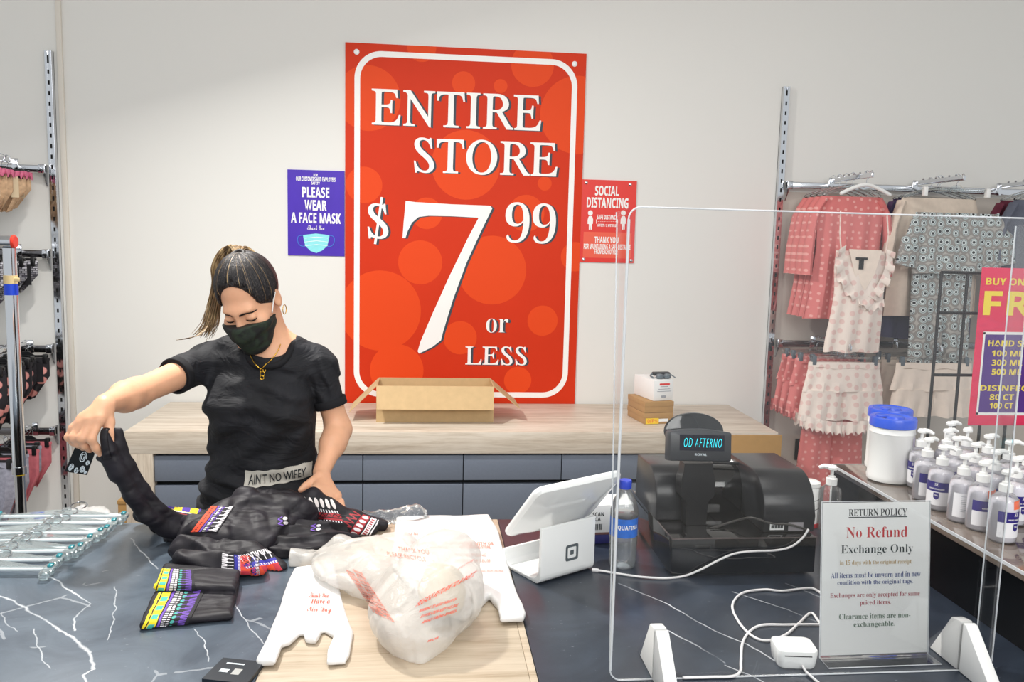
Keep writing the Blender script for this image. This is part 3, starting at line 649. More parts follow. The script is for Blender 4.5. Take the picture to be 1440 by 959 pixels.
# --- t-shirt
S = SDF((-.76, 2.24, .86), (-.16, 2.66, 1.46), .0035)
S.ell((-.465, 2.455, 1.235), (.153, .112, .15), None, .04); S.ell((-.46, 2.455, 1.09), (.15, .108, .2), None, .06); S.ell((-.478, 2.455, .93), (.166, .116, .16), None, .05)
S.cap((-.60, 2.465, 1.335), (-.315, 2.465, 1.335), .051, k=.05); S.cap((-.52, 2.46, 1.345), (-.40, 2.46, 1.345), .066, k=.05)
for sx in (-.075, .075): S.ell((-.462+sx, 2.375, 1.215), (.062, .05, .062), None, .05)
e1 = tuple(Vector(shR).lerp(Vector(elR), .62)); S.cap(shR, e1, .05, .0455, .03)
e2 = tuple(Vector(shL).lerp(Vector(elL), .62)); S.cap(shL, e2, .05, .0435, .012)
def wr(P):
    x, y, z = P[:, 0], P[:, 1], P[:, 2]
    n = vnoise(P, 9, 3)*.004 + vnoise(P*np.array([1, 1, 2.2]), 16, 5)*.003
    w = np.exp(-((z-1.235)/.1)**2)*np.exp(-((x+.46)/.16)**2)                   # folds swinging across the bust
    n += .0045*w*np.sin((z-1.25+.35*np.abs(x+.48)**1.0*np.where(x > -.5, 1, .4))*95)
    w2 = np.exp(-((z-.985)/.06)**2); n += .006*w2*np.sin((z+.25*(x+.48))*105+vnoise(P, 6, 2)*2)  # bunched hem
    w3 = np.clip((np.abs(x+.46)-.13)/.05, 0, 1)*np.exp(-((z-1.29)/.06)**2); n += .004*w3*np.sin(x*150+z*60)
    n += .004*np.exp(-((z-1.13)/.12)**2)*np.sin((z*.8-x*.9)*60+vnoise(P, 5, 9)*2.5)
    return np.minimum(n*1.45, .0045)
S.warp(wr)
d1 = (Vector(elR)-Vector(shR)).normalized(); d2 = (Vector(elL)-Vector(shL)).normalized()
def cutplane(p, n, rad, o=(0, 0, 0)): p = np.array(p); q = p+np.array(o); S.plane(p, n, .002, q-rad, q+rad)
c1 = Vector(shR)+d1*.125; cutplane(c1, d1, .085); c2 = Vector(shL)+d2*.125; cutplane(c2, d2, .06, (.016, 0, -.02))
S.plane((-.47, 2.45, .905), (-.08, 0, -1), .002, (-.72, 2.2, .82), (-.22, 2.7, .94))
S.cap((-.437, 2.44, 1.40), (-.432, 2.36, 1.46), .068, .075, .006, 'cut'); S.cap((-.437, 2.45, 1.3), (-.437, 2.44, 1.5), .062, .066, .006, 'cut')
shirt_mb = S.mb(1); SB = bvh_of(shirt_mb); shirt = pobj('t_shirt', MB().add(shirt_mb.v, shirt_mb.f), MATS['shirt_black'])
# ribbed collar and cuffs
m = MB(); ring = []
for i in range(40):
    a = 2*PI*i/40; p = Vector((-.436+.069*math.cos(a), 2.43+.074*math.sin(a), 0)); h = SB.ray_cast(Vector((p.x, p.y, 1.6)), Vector((0, 0, -1)))
    z = h[0].z if h[0] is not None else 1.36
    ring.append(Vector((p.x, p.y, min(max(z, 1.335), 1.395))))
for _ in range(4): ring = [(ring[i-1]+ring[i]*2+ring[(i+1) % 40])/4 for i in range(40)]
m.tube(ring, .0095, 8, closed=True, flat=1.0); col_v, col_f = m.v[:], m.f[:]; pobj('collar', m, MATS['rib_black'], parent=None)
for c, d, r in ((c1, d1, .0475), (c2, d2, .044)):
    a = d.orthogonal().normalized(); b = d.cross(a); rings = []
    for s_, dr in ((-.022, .0), (-.021, .003), (0, .0035), (.002, .002), (.002, -.003), (-.02, -.003)): rings.append([c+d*s_+(a*math.cos(2*PI*k/36)+b*math.sin(2*PI*k/36))*(r+dr) for k in range(36)])
    m = MB(); m.loft(rings, cap=False); pobj('sleeve_cuff', m, MATS['rib_black'])
# slogan patch
pa, pb_ = at_y(343, 687, 2.33), at_y(433, 657, 2.33)
def PF(u, v): return pa.x+(pb_.x-pa.x)*u, pa.z+(pb_.z-pa.z)*v
slope = .055
m = MB(); m.grid(lambda i, j: Vector((pa.x+(pb_.x-pa.x)*i, 2.3, at_y(343, 686, 2.33).z+.043*j+slope*(pb_.x-pa.x)*i*1.0+.0012*math.sin(i*28+j*2))), 40, 12); stick(m, SB, (0, 1, 0), .004)
fr = m.v[:]; nb_ = len(fr); m.add([p+Vector((0, .004, 0)) for p in fr], [(j*40+i, (j+1)*40+i, (j+1)*40+i+1, j*40+i+1) for j in range(11) for i in range(39)])
patch = pobj('slogan_patch', m, MATS['patch_cloth'])
m = MB(); L_ = pb_.x-pa.x; z0 = at_y(343, 686, 2.33).z
m.text("AIN'T NO WIFEY", 0, 0, L_*.86, .027, 0, 'plain', off=.008, fn=lambda p: Vector((pa.x+L_*.07+p.x, 2.3, z0+.008+p.z+slope*(p.x+L_*.07)))); stick(m, SB, (0, 1, 0), .009); pobj('patch_lettering', m, MATS['ink_black'], 0, patch)
# --- trousers and shoes (behind the counter)
m = MB()
for sx, x in ((-1, -.56), (1, -.40)):
    m.tube(cr([(-.478+sx*.075, 2.46, .93), (x, 2.46, .75), (x-.0, 2.465, .48), (x, 2.475, .1)], 6), [.098]*4+[.09]*4+[.08]*4+[.068]*3+[.06]*4, 20)
pobj('trousers', m, MATS['trouser_black'])
for x in (-.56, -.40):
    m = MB(); m.lathe([(.03, 0), (.046, .004), (.047, .03), (.042, .055), (.034, .085), (.03, .1)], 20, (0, 0, 0), sy=1.0); 
    m.v = [Vector((p.x, p.y*(2.5 if p.z < .06 else 1.6)-(.045 if p.z < .06 else .01), p.z)) + Vector((x, 2.47, 0)) for p in m.v]; pobj('shoe', m, MATS['ink_white'])
# --- face mask with ear loops
S = SDF(HC-Vector((.15, .15, .16)), HC+Vector((.15, .13, .12)), .0026); head(S, .0065, True); S.warp(lambda P: np.sin(((P-np.array(HC))@np.array(HR))[:, 2]*190)*.0012, .02)
def hp(p, n): S.plane(np.array(H(*p)), np.array(HR @ Vector(n)), .001)
hp((0, -.1, -.012), (0, .42, 1)); hp((0, -.018, -.03), (0, 1, .18)); hp((0, -.06, -.106), (0, .5, -1))
mm = S.mb(1); mask = pobj('face_mask', MB().add(mm.v, mm.f), MATS['mask_camo'])
for s_ in (-1, 1):
    for (y0, z0), (y1, z1) in (((-.026, -.034), (.006, .012)),):
        m = MB(); m.tube(cr([H(s_*.062, y0, z0), H(s_*.072, (y0+y1)/2, (z0+z1)/2+.004), H(s_*.079, y1, z1)], 5), .0022, 6); pobj('ear_loop', m, MATS['ink_white'], parent=mask)
# --- brows, lashes
for s_ in (-1, 1):
    B = bvh_of(body_mb); 
    def onface(x, z, off=.003):
        o = Vector(H(x, -.2, z)); d = Vector(HR @ Vector((0, 1, 0))); h = B.ray_cast(o, d, .3); return h[0]-d*off if h[0] is not None else Vector(H(x, -.09, z))
    def brow(i, j):
        x = .0105+.038*i; zc = .0165+.0035*math.sin(i*PI)-.0085*i; th = .0088*(1-.25*(1-min(1, i*5)))*(1-i**4*.8)
        return onface(s_*x, zc+th*(j-.5), .0012+.0012*math.sin(PI*j))
    m = MB(); m.grid(brow, 14, 5); pobj('eyebrow', m, MATS['lash_black'])
    m = MB(); m.tube([onface(s_*x, z, .0012) for x, z in ((.0175, -.006), (.024, -.009), (.031, -.0105), (.038, -.009), (.042, -.0085), (.045, -.0075))], [.0008, .0018, .0022, .0022, .0018, .0008], 6); pobj('eyelashes', m, MATS['lash_black'])
# --- hair: a close cap drawn back to a high ponytail
S = SDF(HC-Vector((.15, .16, .16)), HC+Vector((.15, .16, .16)), .0028)
S.ell(H(0, .02, .033), (.0795, .095, .094), HR, .02)
S.ell(H(0, -.1, .012), (.068, .074, .095), HR, .008, 'cut'); S.ell(H(0, -.05, -.09), (.1, .075, .09), HR, .01, 'cut'); S.ell(H(0, .03, -.12), (.12, .11, .075), HR, .01, 'cut')
for s_ in (-1, 1): S.ell(H(s_*.078, .012, -.016), (.014, .018, .03), HR, .004, 'cut')
hb = S.mb(1); hair = pobj('hair', MB().add(hb.v, hb.f), MATS['hair_dark']); HB = bvh_of(hb)
rng = random.Random(4); tie = Vector(H(.0, .045, .118)); HAIR_TIE.inputs[1].default_value = tie-PO; m = MB(); m2_ = MB()
for i in range(230):
    a = rng.uniform(-1.5, 1.5)*1.0; el = rng.uniform(-.1, .9)
    st = Vector((.085*math.sin(a), -.09*math.cos(a)+.02, .045*math.cos(a)-.02*abs(math.sin(a)))); pts = []
    for k in range(15):
        f_ = k/14; q = st.lerp(Vector((.0, .045, .112)), f_); c = Vector((0, .02, .033)); d = (q-c); w_ = Vector(H(*(c+d.normalized()*.2))); dd = (Vector(H(*c))-w_).normalized()
        h = HB.ray_cast(w_, dd, .3); re_ = 1/math.sqrt(sum((a_/b_)**2 for a_, b_ in zip(d.normalized(), (.0795, .095, .094))))
        if h[0] is None or (h[0]-Vector(H(*c))).length < re_*.95: continue
        p = h[0]; pts.append(p.lerp(tie, max(0, (f_-.75)*3.2)*.9)-dd*.0016)
    if len(pts) > 3: (m if rng.random() < .95 else m2_).tube(pts, [.0012, .0024]+[.0029]*(len(pts)-3)+[.0026], 5)
pobj('hair_strands', m, MATS['hair_dark'], parent=hair); pobj('hair_highlights', m2_, MATS['hair_streaked'], parent=hair)
m = MB(); m.M = Matrix.Translation(tie) @ HR.to_4x4(); m.tube([(.017*math.cos(a), .017*math.sin(a), 0) for a in [2*PI*i/20 for i in range(20)]], .006, 8, closed=True); m.M = Matrix(); pobj('hair_tie', m, MATS['lash_black'])
m = MB()
def lock(n, ctrl, wid, r):               # a lock of hair: strands keep their place in it, so they run side by side
    for i in range(n):
        a, q = rng.uniform(0, 2*PI), math.sqrt(rng.random()); ln = 1-.28*rng.random()**2
        pts = [Vector(at_y(u, v, y))+Vector((math.cos(a)*q*w_, math.sin(a)*q*w_*.8, (math.sin(a*2)*.35+rng.gauss(0, .12))*q*w_)) for (u, v, y), w_ in zip(ctrl, wid)]
        P = cr(pts, 7); P = P[:max(8, int(len(P)*ln))]; k_ = len(P); m.tube(P, [r*(.45+.55*math.sin(PI*min(1, (k+2)/(k_+1)))) for k in range(k_)], 4)
tp = co.matrix_world.inverted() @ tie; tu, tv = 720+FPX*tp.x/-tp.z, 479.5-FPX*tp.y/-tp.z
lock(150, [(tu, tv+2, tie.y), (tu-6, tv-11, 2.47), (tu-20, tv-2, 2.49), (tu-30, tv+20, 2.5), (306, 400, 2.51), (301, 430, 2.51), (295, 455, 2.5), (284, 474, 2.48)], [.008, .012, .014, .014, .016, .02, .026, .03], .0016)
lock(60, [(tu, tv+2, tie.y), (tu+6, tv-10, 2.47), (tu+22, tv-1, 2.49), (tu+33, tv+16, 2.5), (tu+40, tv+40, 2.51)], [.008, .011, .011, .01, .01], .0016)
lock(50, [(tu, tv, tie.y), (tu-3, tv-8, 2.46), (tu-8, tv-3, 2.475), (tu-14, tv+6, 2.48)], [.008, .012, .013, .01], .0016)
for i in range(7):
    pts = [Vector(at_y(297+i, 445, 2.5)), Vector(at_y(288-2*i, 466+i, 2.46)), Vector(at_y(272-4*i, 474+i*.7, 2.42))]; m.tube(cr(pts, 6), .0009, 4)
pobj('ponytail', m, MATS['hair_streaked'], parent=hair)
# --- necklace and earring
pts = [Vector(Y(*p)) for p in ((346, 490, 2.36), (349, 498, 2.36), (354, 507, 2.35), (360, 514, 2.345), (366, 519, 2.34), (372, 514, 2.345), (380, 503, 2.35), (387, 493, 2.36), (391, 484, 2.37))]
m = MB(); m.v = cr(pts, 4); n0 = len(shirt_mb.v); n1 = n0+len(body_mb.v); AB = BVHTree.FromPolygons(shirt_mb.v+body_mb.v+col_v, shirt_mb.f+[tuple(i+n0 for i in f) for f in body_mb.f]+[tuple(i+n1 for i in f) for f in col_f])
stick(m, AB, CF, .003, .12); P = m.v; m = MB(); m.tube(P, .0014, 6); neck = pobj('necklace', m, MATS['gold'])
m = MB(); m.v = [Vector(Y(366, 521+i*5, 2.34)) for i in range(3)]; stick(m, AB, CF, .004, .12); pc = m.v; m = MB()
for dx, p, r in ((-.003, pc[0], .0045), (.003, pc[0], .0045), (0, pc[1], .006), (0, pc[2], .005)): m.tube([p+Vector((dx+r*math.cos(a), -.001, r*1.2*math.sin(a))) for a in [2*PI*i/14 for i in range(14)]], .0013, 6, closed=True)
pobj('pendant', m, MATS['gold'], parent=neck)
m = MB(); m.tube([Vector(H(.08, .008, -.055))+Vector((.003*math.cos(a), .011*math.cos(a), .013*math.sin(a))) for a in [2*PI*i/20 for i in range(20)]], .0012, 6, closed=True); pobj('hoop_earring', m, MATS['gold'])
# ------------------------------------------------------------------ things on the front counter: clothes, bags, hangers
def sd_poly(S, poly, z0, z1, rad=.006, k=.01, mode='add', tilt=None):   # upright slab over a plan outline
    P2 = np.array(poly, float); sl, P = S.sub(np.append(P2.min(0)-.04, z0-.04), np.append(P2.max(0)+.04, z1+.04))
    x, y = P[:, :, 0, 0], P[:, :, 0, 1]; d = np.full(x.shape, 9.); s = np.ones(x.shape)
    for i in range(len(P2)):
        a, b = P2[i], P2[i-1]; e = b-a; wx, wy = x-a[0], y-a[1]; t = np.clip((wx*e[0]+wy*e[1])/(e@e), 0, 1)
        d = np.minimum(d, (wx-e[0]*t)**2+(wy-e[1]*t)**2)
        c1, c2, c3_ = y >= a[1], y < b[1], e[0]*wy > e[1]*wx; s = np.where((c1 & c2 & c3_) | (~c1 & ~c2 & ~c3_), -s, s)
    d2 = (s*np.sqrt(d))[:, :, None]+rad; zz_ = P[..., 2]
    if tilt is not None: zz_ = zz_-tilt(P)
    dz = np.abs(zz_-(z0+z1)/2)-(z1-z0)/2+rad
    e = np.hypot(np.maximum(d2, 0), np.maximum(dz, 0))+np.minimum(np.maximum(d2, dz), 0)-rad; return S.op(sl, e, k, mode)
def fabric(name, col, col2, rough=.8):
    t = NT(name); v = t.coord(); t.col(t.ramp(t.noise(v, 24, 4), [(.3, col), (.7, col2)])); t.b.inputs['Roughness'].default_value = rough; t.b.inputs['Specular IOR Level'].default_value = .4
    t.bump(t.noise(t.coord('Object', (1, 2, 2.2), (0, R(15), R(20))), 7.5, 1.5, .45, 1.2), .4, .04); MATS[name] = t.m
fabric('jersey_black', C(17, 14, 20), C(29, 25, 34), .6); fabric('jersey_dark', C(13, 11, 16), C(23, 20, 28), .62)
def m_print(name, bands, motif=(), uscale=10):
    # stripes across v; motif = (v0, v1, kind, colour) marks repeated along u
    t = NT(name); uv = t.n('ShaderNodeUVMap'); x, y, _ = t.sep(uv.outputs[0]); wob = t.noise(t.coord(), 40, 2)
    y = t.math('ADD', y, t.math('MULTIPLY_ADD', wob, .06, -.03))
    c = t.ramp(y, bands, True)
    for v0, v1, kind, col in motif:
        inb = t.math('MULTIPLY', t.math('GREATER_THAN', y, v0), t.math('LESS_THAN', y, v1)); fy = t.math('DIVIDE', t.math('SUBTRACT', y, v0), v1-v0)
        fx = t.math('FRACT', t.math('MULTIPLY', x, uscale if kind not in ('tick', 'block') else uscale*(2.2 if kind == 'tick' else .45)))
        ax = t.math('ABSOLUTE', t.math('SUBTRACT', fx, .5)); ay = t.math('ABSOLUTE', t.math('SUBTRACT', fy, .5))
        if kind == 'tick': on = t.math('LESS_THAN', ax, .24)
        elif kind == 'block': on = t.math('LESS_THAN', fx, .5)
        elif kind == 'oval': on = t.math('LESS_THAN', t.math('ADD', t.math('POWER', t.math('MULTIPLY', ax, 2.9), 2), t.math('POWER', t.math('MULTIPLY', ay, 2.2), 2)), 1)
        elif kind == 'fork': on = t.math('MAXIMUM', t.math('LESS_THAN', ax, .09), t.math('MULTIPLY', t.math('GREATER_THAN', fy, .5), t.math('LESS_THAN', t.math('ABSOLUTE', t.math('SUBTRACT', ax, t.math('MULTIPLY', fy, .38))), .1)))
        else: on = t.math('LESS_THAN', t.math('ABSOLUTE', t.math('SUBTRACT', t.math('MULTIPLY', ax, 2), fy)), .22)
        c = t.mix(t.math('MULTIPLY', inb, on), c, col)
    t.col(c); t.b.inputs['Roughness'].default_value = .75; MATS[name] = t.m
K, WH, YL, PU, OR, TE, BL, RD = C(20, 18, 24), C(232, 228, 232), C(240, 214, 30), C(112, 74, 176), C(232, 82, 52), C(70, 176, 158), C(46, 44, 150), C(158, 44, 52)
m_print('print_yellow', [(0, K), (.03, YL), (.09, K), (.12, YL), (.3, K), (.33, PU), (.38, K)], [(.14, .28, 'block', TE), (.4, .48, 'tick', WH), (.5, .56, 'tick', WH), (.58, .68, 'oval', TE), (.62, .92, 'fork', PU)], 9)
m_print('print_orange', [(0, OR), (.26, K), (.3, PU), (.36, K)], [(.1, .16, 'tick', K), (.4, .5, 'tick', WH), (.52, .6, 'tick', PU), (.62, .95, 'fork', WH)], 7)
m_print('print_cuff', [(0, K), (.1, BL), (.2, K), (.24, OR), (.5, PU), (.56, BL), (.66, K)], [(.02, .1, 'tick', WH), (.26, .48, 'block', C(206, 60, 74)), (.5, .57, 'tick', WH), (.68, .98, 'fork', WH)], 6)
m_print('print_red', [(0, K), (.08, RD), (.16, K), (.2, RD), (.36, K), (.52, K)], [(.0, .07, 'tick', WH), (.38, .5, 'tick', WH), (.22, .34, 'zig', K), (.54, .96, 'oval', C(226, 218, 216))], 6)
m_print('print_redcuff', [(0, K), (.06, WH), (.1, K), (.14, WH), (.18, RD), (.28, WH), (.32, K), (.36, RD), (.62, K)], [(.19, .27, 'tick', WH), (.38, .6, 'oval', WH), (.66, .96, 'zig', RD)], 5)
m_print('print_purple', [(0, YL), (.45, WH), (.5, K), (.56, RD), (.6, K)], [(.02, .43, 'block', C(74, 46, 150)), (.64, .95, 'fork', WH)], 7)
m_print('print_motif', [(0, K)], [(.05, .5, 'zig', PU), (.5, .95, 'oval', WH)], 2)
def patch(name, parent, bvh, quad, y, mat, d=(0, .8, -.6), n=36, off=.0016, label=None):
    # a printed band laid on the cloth: quad corners run u0v0, u1v0, u1v1, u0v1
    q = [Vector(at_y(u, v, y)) for u, v in quad]; m = MB(); d = Vector(d).normalized()
    m.grid(lambda i, j: (q[0].lerp(q[1], i)).lerp(q[3].lerp(q[2], i), j), n, n)
    stick_from(m, bvh, off); o = obj(name, m, MATS[mat], parent, 180); uvl = o.data.uv_layers.new(name='UVMap')
    for lp in o.data.loops: k = lp.vertex_index; uvl.data[lp.index].uv = ((k % n)/(n-1), (k//n)/(n-1))
    if parent is not None and parent.location.length: 
        for v in o.data.vertices: v.co -= parent.location
    return o
def stick_from(mb, bvh, off):             # lays the flat shape on the cloth along the line of sight it was measured on
    E = Vector((0, 0, EYE)); bad = []
    for i, p in enumerate(mb.v):
        d = (p-E).normalized(); h = bvh.ray_cast(p-d*.35, d, 1.2)
        if h[0] is not None: mb.v[i] = h[0]+h[1].normalized()*off*(1 if h[1].dot(d) < 0 else -1)
        else: bad.append(i)
    if bad:
        b = set(bad); keep = [k for k, f in enumerate(mb.f) if not any(i in b for i in f)]; mb.f = [mb.f[k] for k in keep]; mb.m = [mb.m[k] for k in keep]
def crumple(amp, sc, seed, an=(1, 1, 1), fine=.3):
    an = np.array(an)
    return lambda P: (np.abs(vnoise(P*an, sc, seed))-.35)*amp + (np.abs(vnoise(P*an[::-1]+3, sc*2.1, seed+7))-.3)*amp*.55 + vnoise(P, sc*5, seed+3)*amp*fine*.3
def voro(P, n, seed, cap_):                # faceted creases: distance to the border between nearest seeds
    rs = np.random.RandomState(seed); lo, hi = P.min(0), P.max(0); q = lo+(hi-lo)*rs.rand(n, 3); out = np.empty(len(P))
    for i in range(0, len(P), 40000):
        d = np.sqrt(((P[i:i+40000, None]-q[None])**2).sum(-1)); d.partition(1, axis=1); out[i:i+40000] = np.minimum(d[:, 1]-d[:, 0], cap_)
    return -out*.5+cap_*.25
def cloth(name, label, cat, mat, lo, hi, build, warp, h=.0036, group=None, smooth=1, floor=True):
    S = SDF(lo, hi, h); build(S); S.warp(warp, .03)
    if floor: S.plane((0, 0, ZC+.0008), (0, 0, -1), .001)
    mb = S.mb(smooth); B = bvh_of(mb); o = obj(name, mb, MATS[mat], None, 180); tag(o, label, cat, group); return o, B
A_ = lambda u, v, y: tuple(at_y(u, v, y))
GR = 'black printed leggings being sorted'
# folded pair at the front left
f0, f1, f2, f3 = at_z(195, 888, ZC), at_z(326, 874, ZC), at_z(337, 824, ZC), at_z(230, 814, ZC)
def b1(S):
    sd_poly(S, [tuple(p[:2]) for p in (f0, f1, f2, f3)], ZC, ZC+.017, .007)
    g0, g1 = f0.lerp(f3, .56), f1.lerp(f2, .52); up = (f3-f0).normalized()*.01
    sd_poly(S, [tuple(p[:2]) for p in (g0, g1, f2+up, f3+up)], ZC+.018, ZC+.034, .008, .004)
o, B = cloth('folded_leggings', 'folded black leggings with yellow, teal and purple print at front of pile', 'leggings', 'jersey_black', (-.72, 1.5, .94), (-.28, 2.0, 1.02), b1, crumple(.004, 12, 4))
patch('printed_band', o, B, [(196, 885), (221, 834), (289, 829), (262, 882)], 1.7, 'print_yellow')
patch('printed_band', o, B, [(213, 830), (226, 800), (272, 802), (275, 830)], 1.8, 'print_yellow')
# rolled pairs lying behind it
def b2(S):
    S.cap(A_(258, 770, 1.93), A_(352, 782, 1.9), .029, .028, .02); S.cap(A_(352, 782, 1.9), A_(394, 798, 1.87), .028, .02, .02)
    S.cap(A_(258, 789, 1.84), A_(335, 795, 1.82), .025, .025, .012); S.cap(A_(335, 795, 1.82), A_(362, 798, 1.82), .025, .019, .012)
    S.ell(A_(300, 790, 1.9), (.07, .06, .03), None, .02)
o, B = cloth('rolled_leggings', 'rolled black leggings with orange and blue printed cuffs beside the bags', 'leggings', 'jersey_black', (-.62, 1.72, .94), (-.22, 2.08, 1.06), b2, lambda P: crumple(.008, 14, 8, (.5, 1.4, 1.4))(P)+.006*(np.abs(np.sin(P@np.array([14, 45, 60.])+vnoise(P, 7, 4)*3))-.6))
patch('printed_cuff', o, B, [(404, 812), (362, 818), (330, 782), (378, 770)], 1.87, 'print_cuff')
patch('printed_cuff', o, B, [(366, 808), (364, 784), (312, 778), (310, 806)], 1.82, 'print_cuff')
# the draped heap in the middle
def b3(S):
    S.ell(A_(335, 742, 2.04), (.135, .1, .052), None, .03); S.cap(A_(262, 752, 2.06), A_(342, 706, 2.1), .036, .034, .03); S.cap(A_(342, 706, 2.1), A_(425, 716, 2.1), .034, .036, .03)
    S.cap(A_(265, 758, 2.0), A_(372, 768, 1.96), .028, .03, .03); S.cap(A_(240, 762, 2.06), A_(300, 770, 2.0), .02, .026, .02)
def w3(P):
    f = (P[:, 0]*.5+P[:, 1]*.35-P[:, 2]*.9)
    return crumple(.013, 8, 2, (.8, 1.2, 1.2))(P) + .008*(np.abs(np.sin(f*42+vnoise(P, 6, 5)*2.6))-.6) + voro(P*np.array([1, .6, 1]), 34, 3, .03)*.5
o, B = cloth('draped_leggings', 'black leggings with an orange stripe heaped in the middle of the pile', 'leggings', 'jersey_black', (-.68, 1.86, .94), (-.22, 2.2, 1.16), b3, w3)
patch('printed_band', o, B, [(268, 748), (298, 712), (330, 712), (306, 748)], 2.02, 'print_orange'); patch('printed_motif', o, B, [(390, 740), (390, 728), (404, 726), (406, 738)], 2.0, 'print_motif')
# creased layers to the right
def b4(S):
    for a, b, r in ((A_(385, 738, 2.04), A_(500, 752, 2.09), .024), (A_(388, 752, 2.0), A_(496, 762, 2.04), .024), (A_(384, 766, 1.97), A_(482, 774, 2.0), .026), (A_(390, 778, 1.94), A_(470, 784, 1.97), .022), (A_(400, 745, 2.07), A_(505, 745, 2.12), .022)): S.cap(a, b, r, r*.9, .014)
    S.ell(A_(430, 770, 2.02), (.1, .1, .04), None, .02)
def w4(P):
    f = P[:, 1]*.8+P[:, 2]*1.0+P[:, 0]*.25; return crumple(.009, 10, 12, (.6, 1.4, 1.4))(P) + .009*(np.abs(np.sin(f*60+vnoise(P, 6, 8)*3))-.6)
o, B = cloth('creased_leggings', 'creased black leggings layered at the right of the pile beside the clear bag', 'leggings', 'jersey_dark', (-.5, 1.84, .94), (-.12, 2.2, 1.1), b4, w4)
patch('printed_motif', o, B, [(436, 748), (436, 738), (452, 736), (452, 747)], 2.0, 'print_motif')
# rolled pair on top under the left hand
def b5(S):
    S.cap(A_(352, 700, 2.14), A_(440, 706, 2.14), .027, .027, .02); S.cap(A_(440, 706, 2.14), A_(498, 732, 2.13), .029, .025, .02); S.cap(A_(498, 732, 2.13), A_(541, 742, 2.12), .025, .021, .012)
    S.cap(A_(470, 733, 2.1), A_(520, 743, 2.09), .02, .02, .014)
    S.plane(A_(546, 742, 2.12), (1, -.1, -.1), .003, (-.14, 2., .9), (.02, 2.25, 1.1))
def w5(P): return crumple(.006, 14, 21, (1.5, .7, .7))(P) + .005*(np.abs(np.sin(P@np.array([20, 30, 40.])+vnoise(P, 8, 4)*3))-.6) + .002*np.sin(P[:, 0]*120+vnoise(P, 9, 3)*3)
o, B = cloth('gathered_leggings', 'gathered black leggings with red and white print under the left hand', 'leggings', 'jersey_black', (-.42, 2.02, .94), (-.02, 2.24, 1.14), b5, w5)
patch('printed_band', o, B, [(430, 729), (484, 737), (468, 700), (424, 697)], 2.1, 'print_red'); patch('printed_cuff', o, B, [(518, 763), (536, 733), (494, 718), (474, 742)], 2.1, 'print_redcuff')
# pair at the back with a yellow and purple band
def b6(S): S.cap(A_(205, 722, 2.16), A_(300, 733, 2.15), .03, .03, .02, sq=(1, 1, 1.3)); S.cap(A_(225, 735, 2.12), A_(290, 745, 2.1), .026, .03, .02)
o, B = cloth('banded_leggings', 'black leggings with a yellow and purple band lying at the counter back edge', 'leggings', 'jersey_dark', (-.82, 2.0, .94), (-.46, 2.24, 1.04), b6, crumple(.005, 12, 31))
patch('printed_band', o, B, [(214, 699), (284, 714), (276, 738), (208, 726)], 2.14, 'print_purple')
# the pair held up by the right hand
HA = [A_(150, 612, 1.945), A_(156, 632, 1.95), A_(168, 662, 1.962), A_(186, 696, 1.98), A_(206, 724, 2.0), A_(232, 742, 2.03), A_(268, 750, 2.05), A_(310, 740, 2.06)]
HB_ = [A_(161, 606, 1.965), A_(168, 628, 1.97), A_(182, 655, 1.98), A_(202, 688, 2.0), A_(224, 716, 2.02), A_(250, 734, 2.05), A_(285, 738, 2.08), A_(318, 730, 2.08)]
def b7(S):
    rA = [.009, .013, .017, .019, .02, .022, .024, .022]; rB = [.008, .011, .0135, .015, .015, .017, .019, .018]
    for H_, r in ((HA, rA), (HB_, rB)):
        for a, b, r0, r1 in zip(H_[:-1], H_[1:], r[:-1], r[1:]): S.cap(a, b, r0, r1, .009)
    S.cap(A_(150, 640, 1.955), A_(140, 644, 1.965), .011, .008, .01); S.cap(A_(168, 606, 1.972), A_(172, 632, 1.975), .008, .011, .008); S.cap(A_(148, 643, 1.955), A_(162, 668, 1.96), .012, .016, .012)
def w7(P):
    return crumple(.003, 14, 41, (1, 1, .4))(P)
held, B = cloth('held_leggings', 'black leggings stretched up from the pile by the right hand', 'leggings', 'jersey_black', (-.84, 1.88, .95), (-.5, 2.14, 1.27), b7, w7, h=.003)
m = MB(); bp = [Vector(A_(*p)) for p in ((151, 645, 1.937), (148, 632, 1.935), (146, 616, 1.935), (147, 606, 1.94), (149, 603, 1.95))]; m.tube(cr(bp, 6), .0085, 10, flat=.35, up=(0, -1, 0)); obj('waistband', m, MATS['jersey_dark'], held, 180)
pbr('tag_black', C(12, 12, 13), .35); pbr('tag_silver', C(206, 216, 222), .4)
tg = thing('hang_tag', 'black hang tag with white scrollwork dangling below the right hand', 'tag', at_y(118, 640, 1.975))
TO = Vector(tg.location); q = [Vector(at_y(*p, y)) for p, y in (((110, 618), 1.972), ((133, 638), 1.968), ((122, 668), 1.978), ((91, 663), 1.985))]
nn = (q[1]-q[0]).cross(q[2]-q[0]).normalized(); nn = nn if nn.y < 0 else -nn
m = MB(); V = [p-TO for p in q]; m.add(V+[p-nn*.0012 for p in V], [(0, 1, 2, 3), (7, 6, 5, 4)]+[(i, i+4, (i+1) % 4+4, (i+1) % 4) for i in range(4)]); obj('card', m, MATS['tag_black'], tg, 0)
def TQ(a, b): return (V[3].lerp(V[2], a)).lerp(V[0].lerp(V[1], a), b)+nn*.0007
m = MB()
for cx, cy, r, tw, sg in ((.55, .62, .22, 2.2, 1), (.2, .16, .13, 2, 1), (.72, .22, .15, 2, -1), (.85, .5, .11, 1.8, 1), (.48, .12, .12, 1.6, -1), (.9, .1, .07, 1.5, 1)):
    m.tube([TQ(min(.98, max(.02, cx+r*(1-f*.8)*math.cos(sg*f*tw*2*PI)*.8)), min(.98, max(.02, cy+r*(1-f*.8)*math.sin(sg*f*tw*2*PI)))) for f in [i/30 for i in range(31)]], .0011, 5)
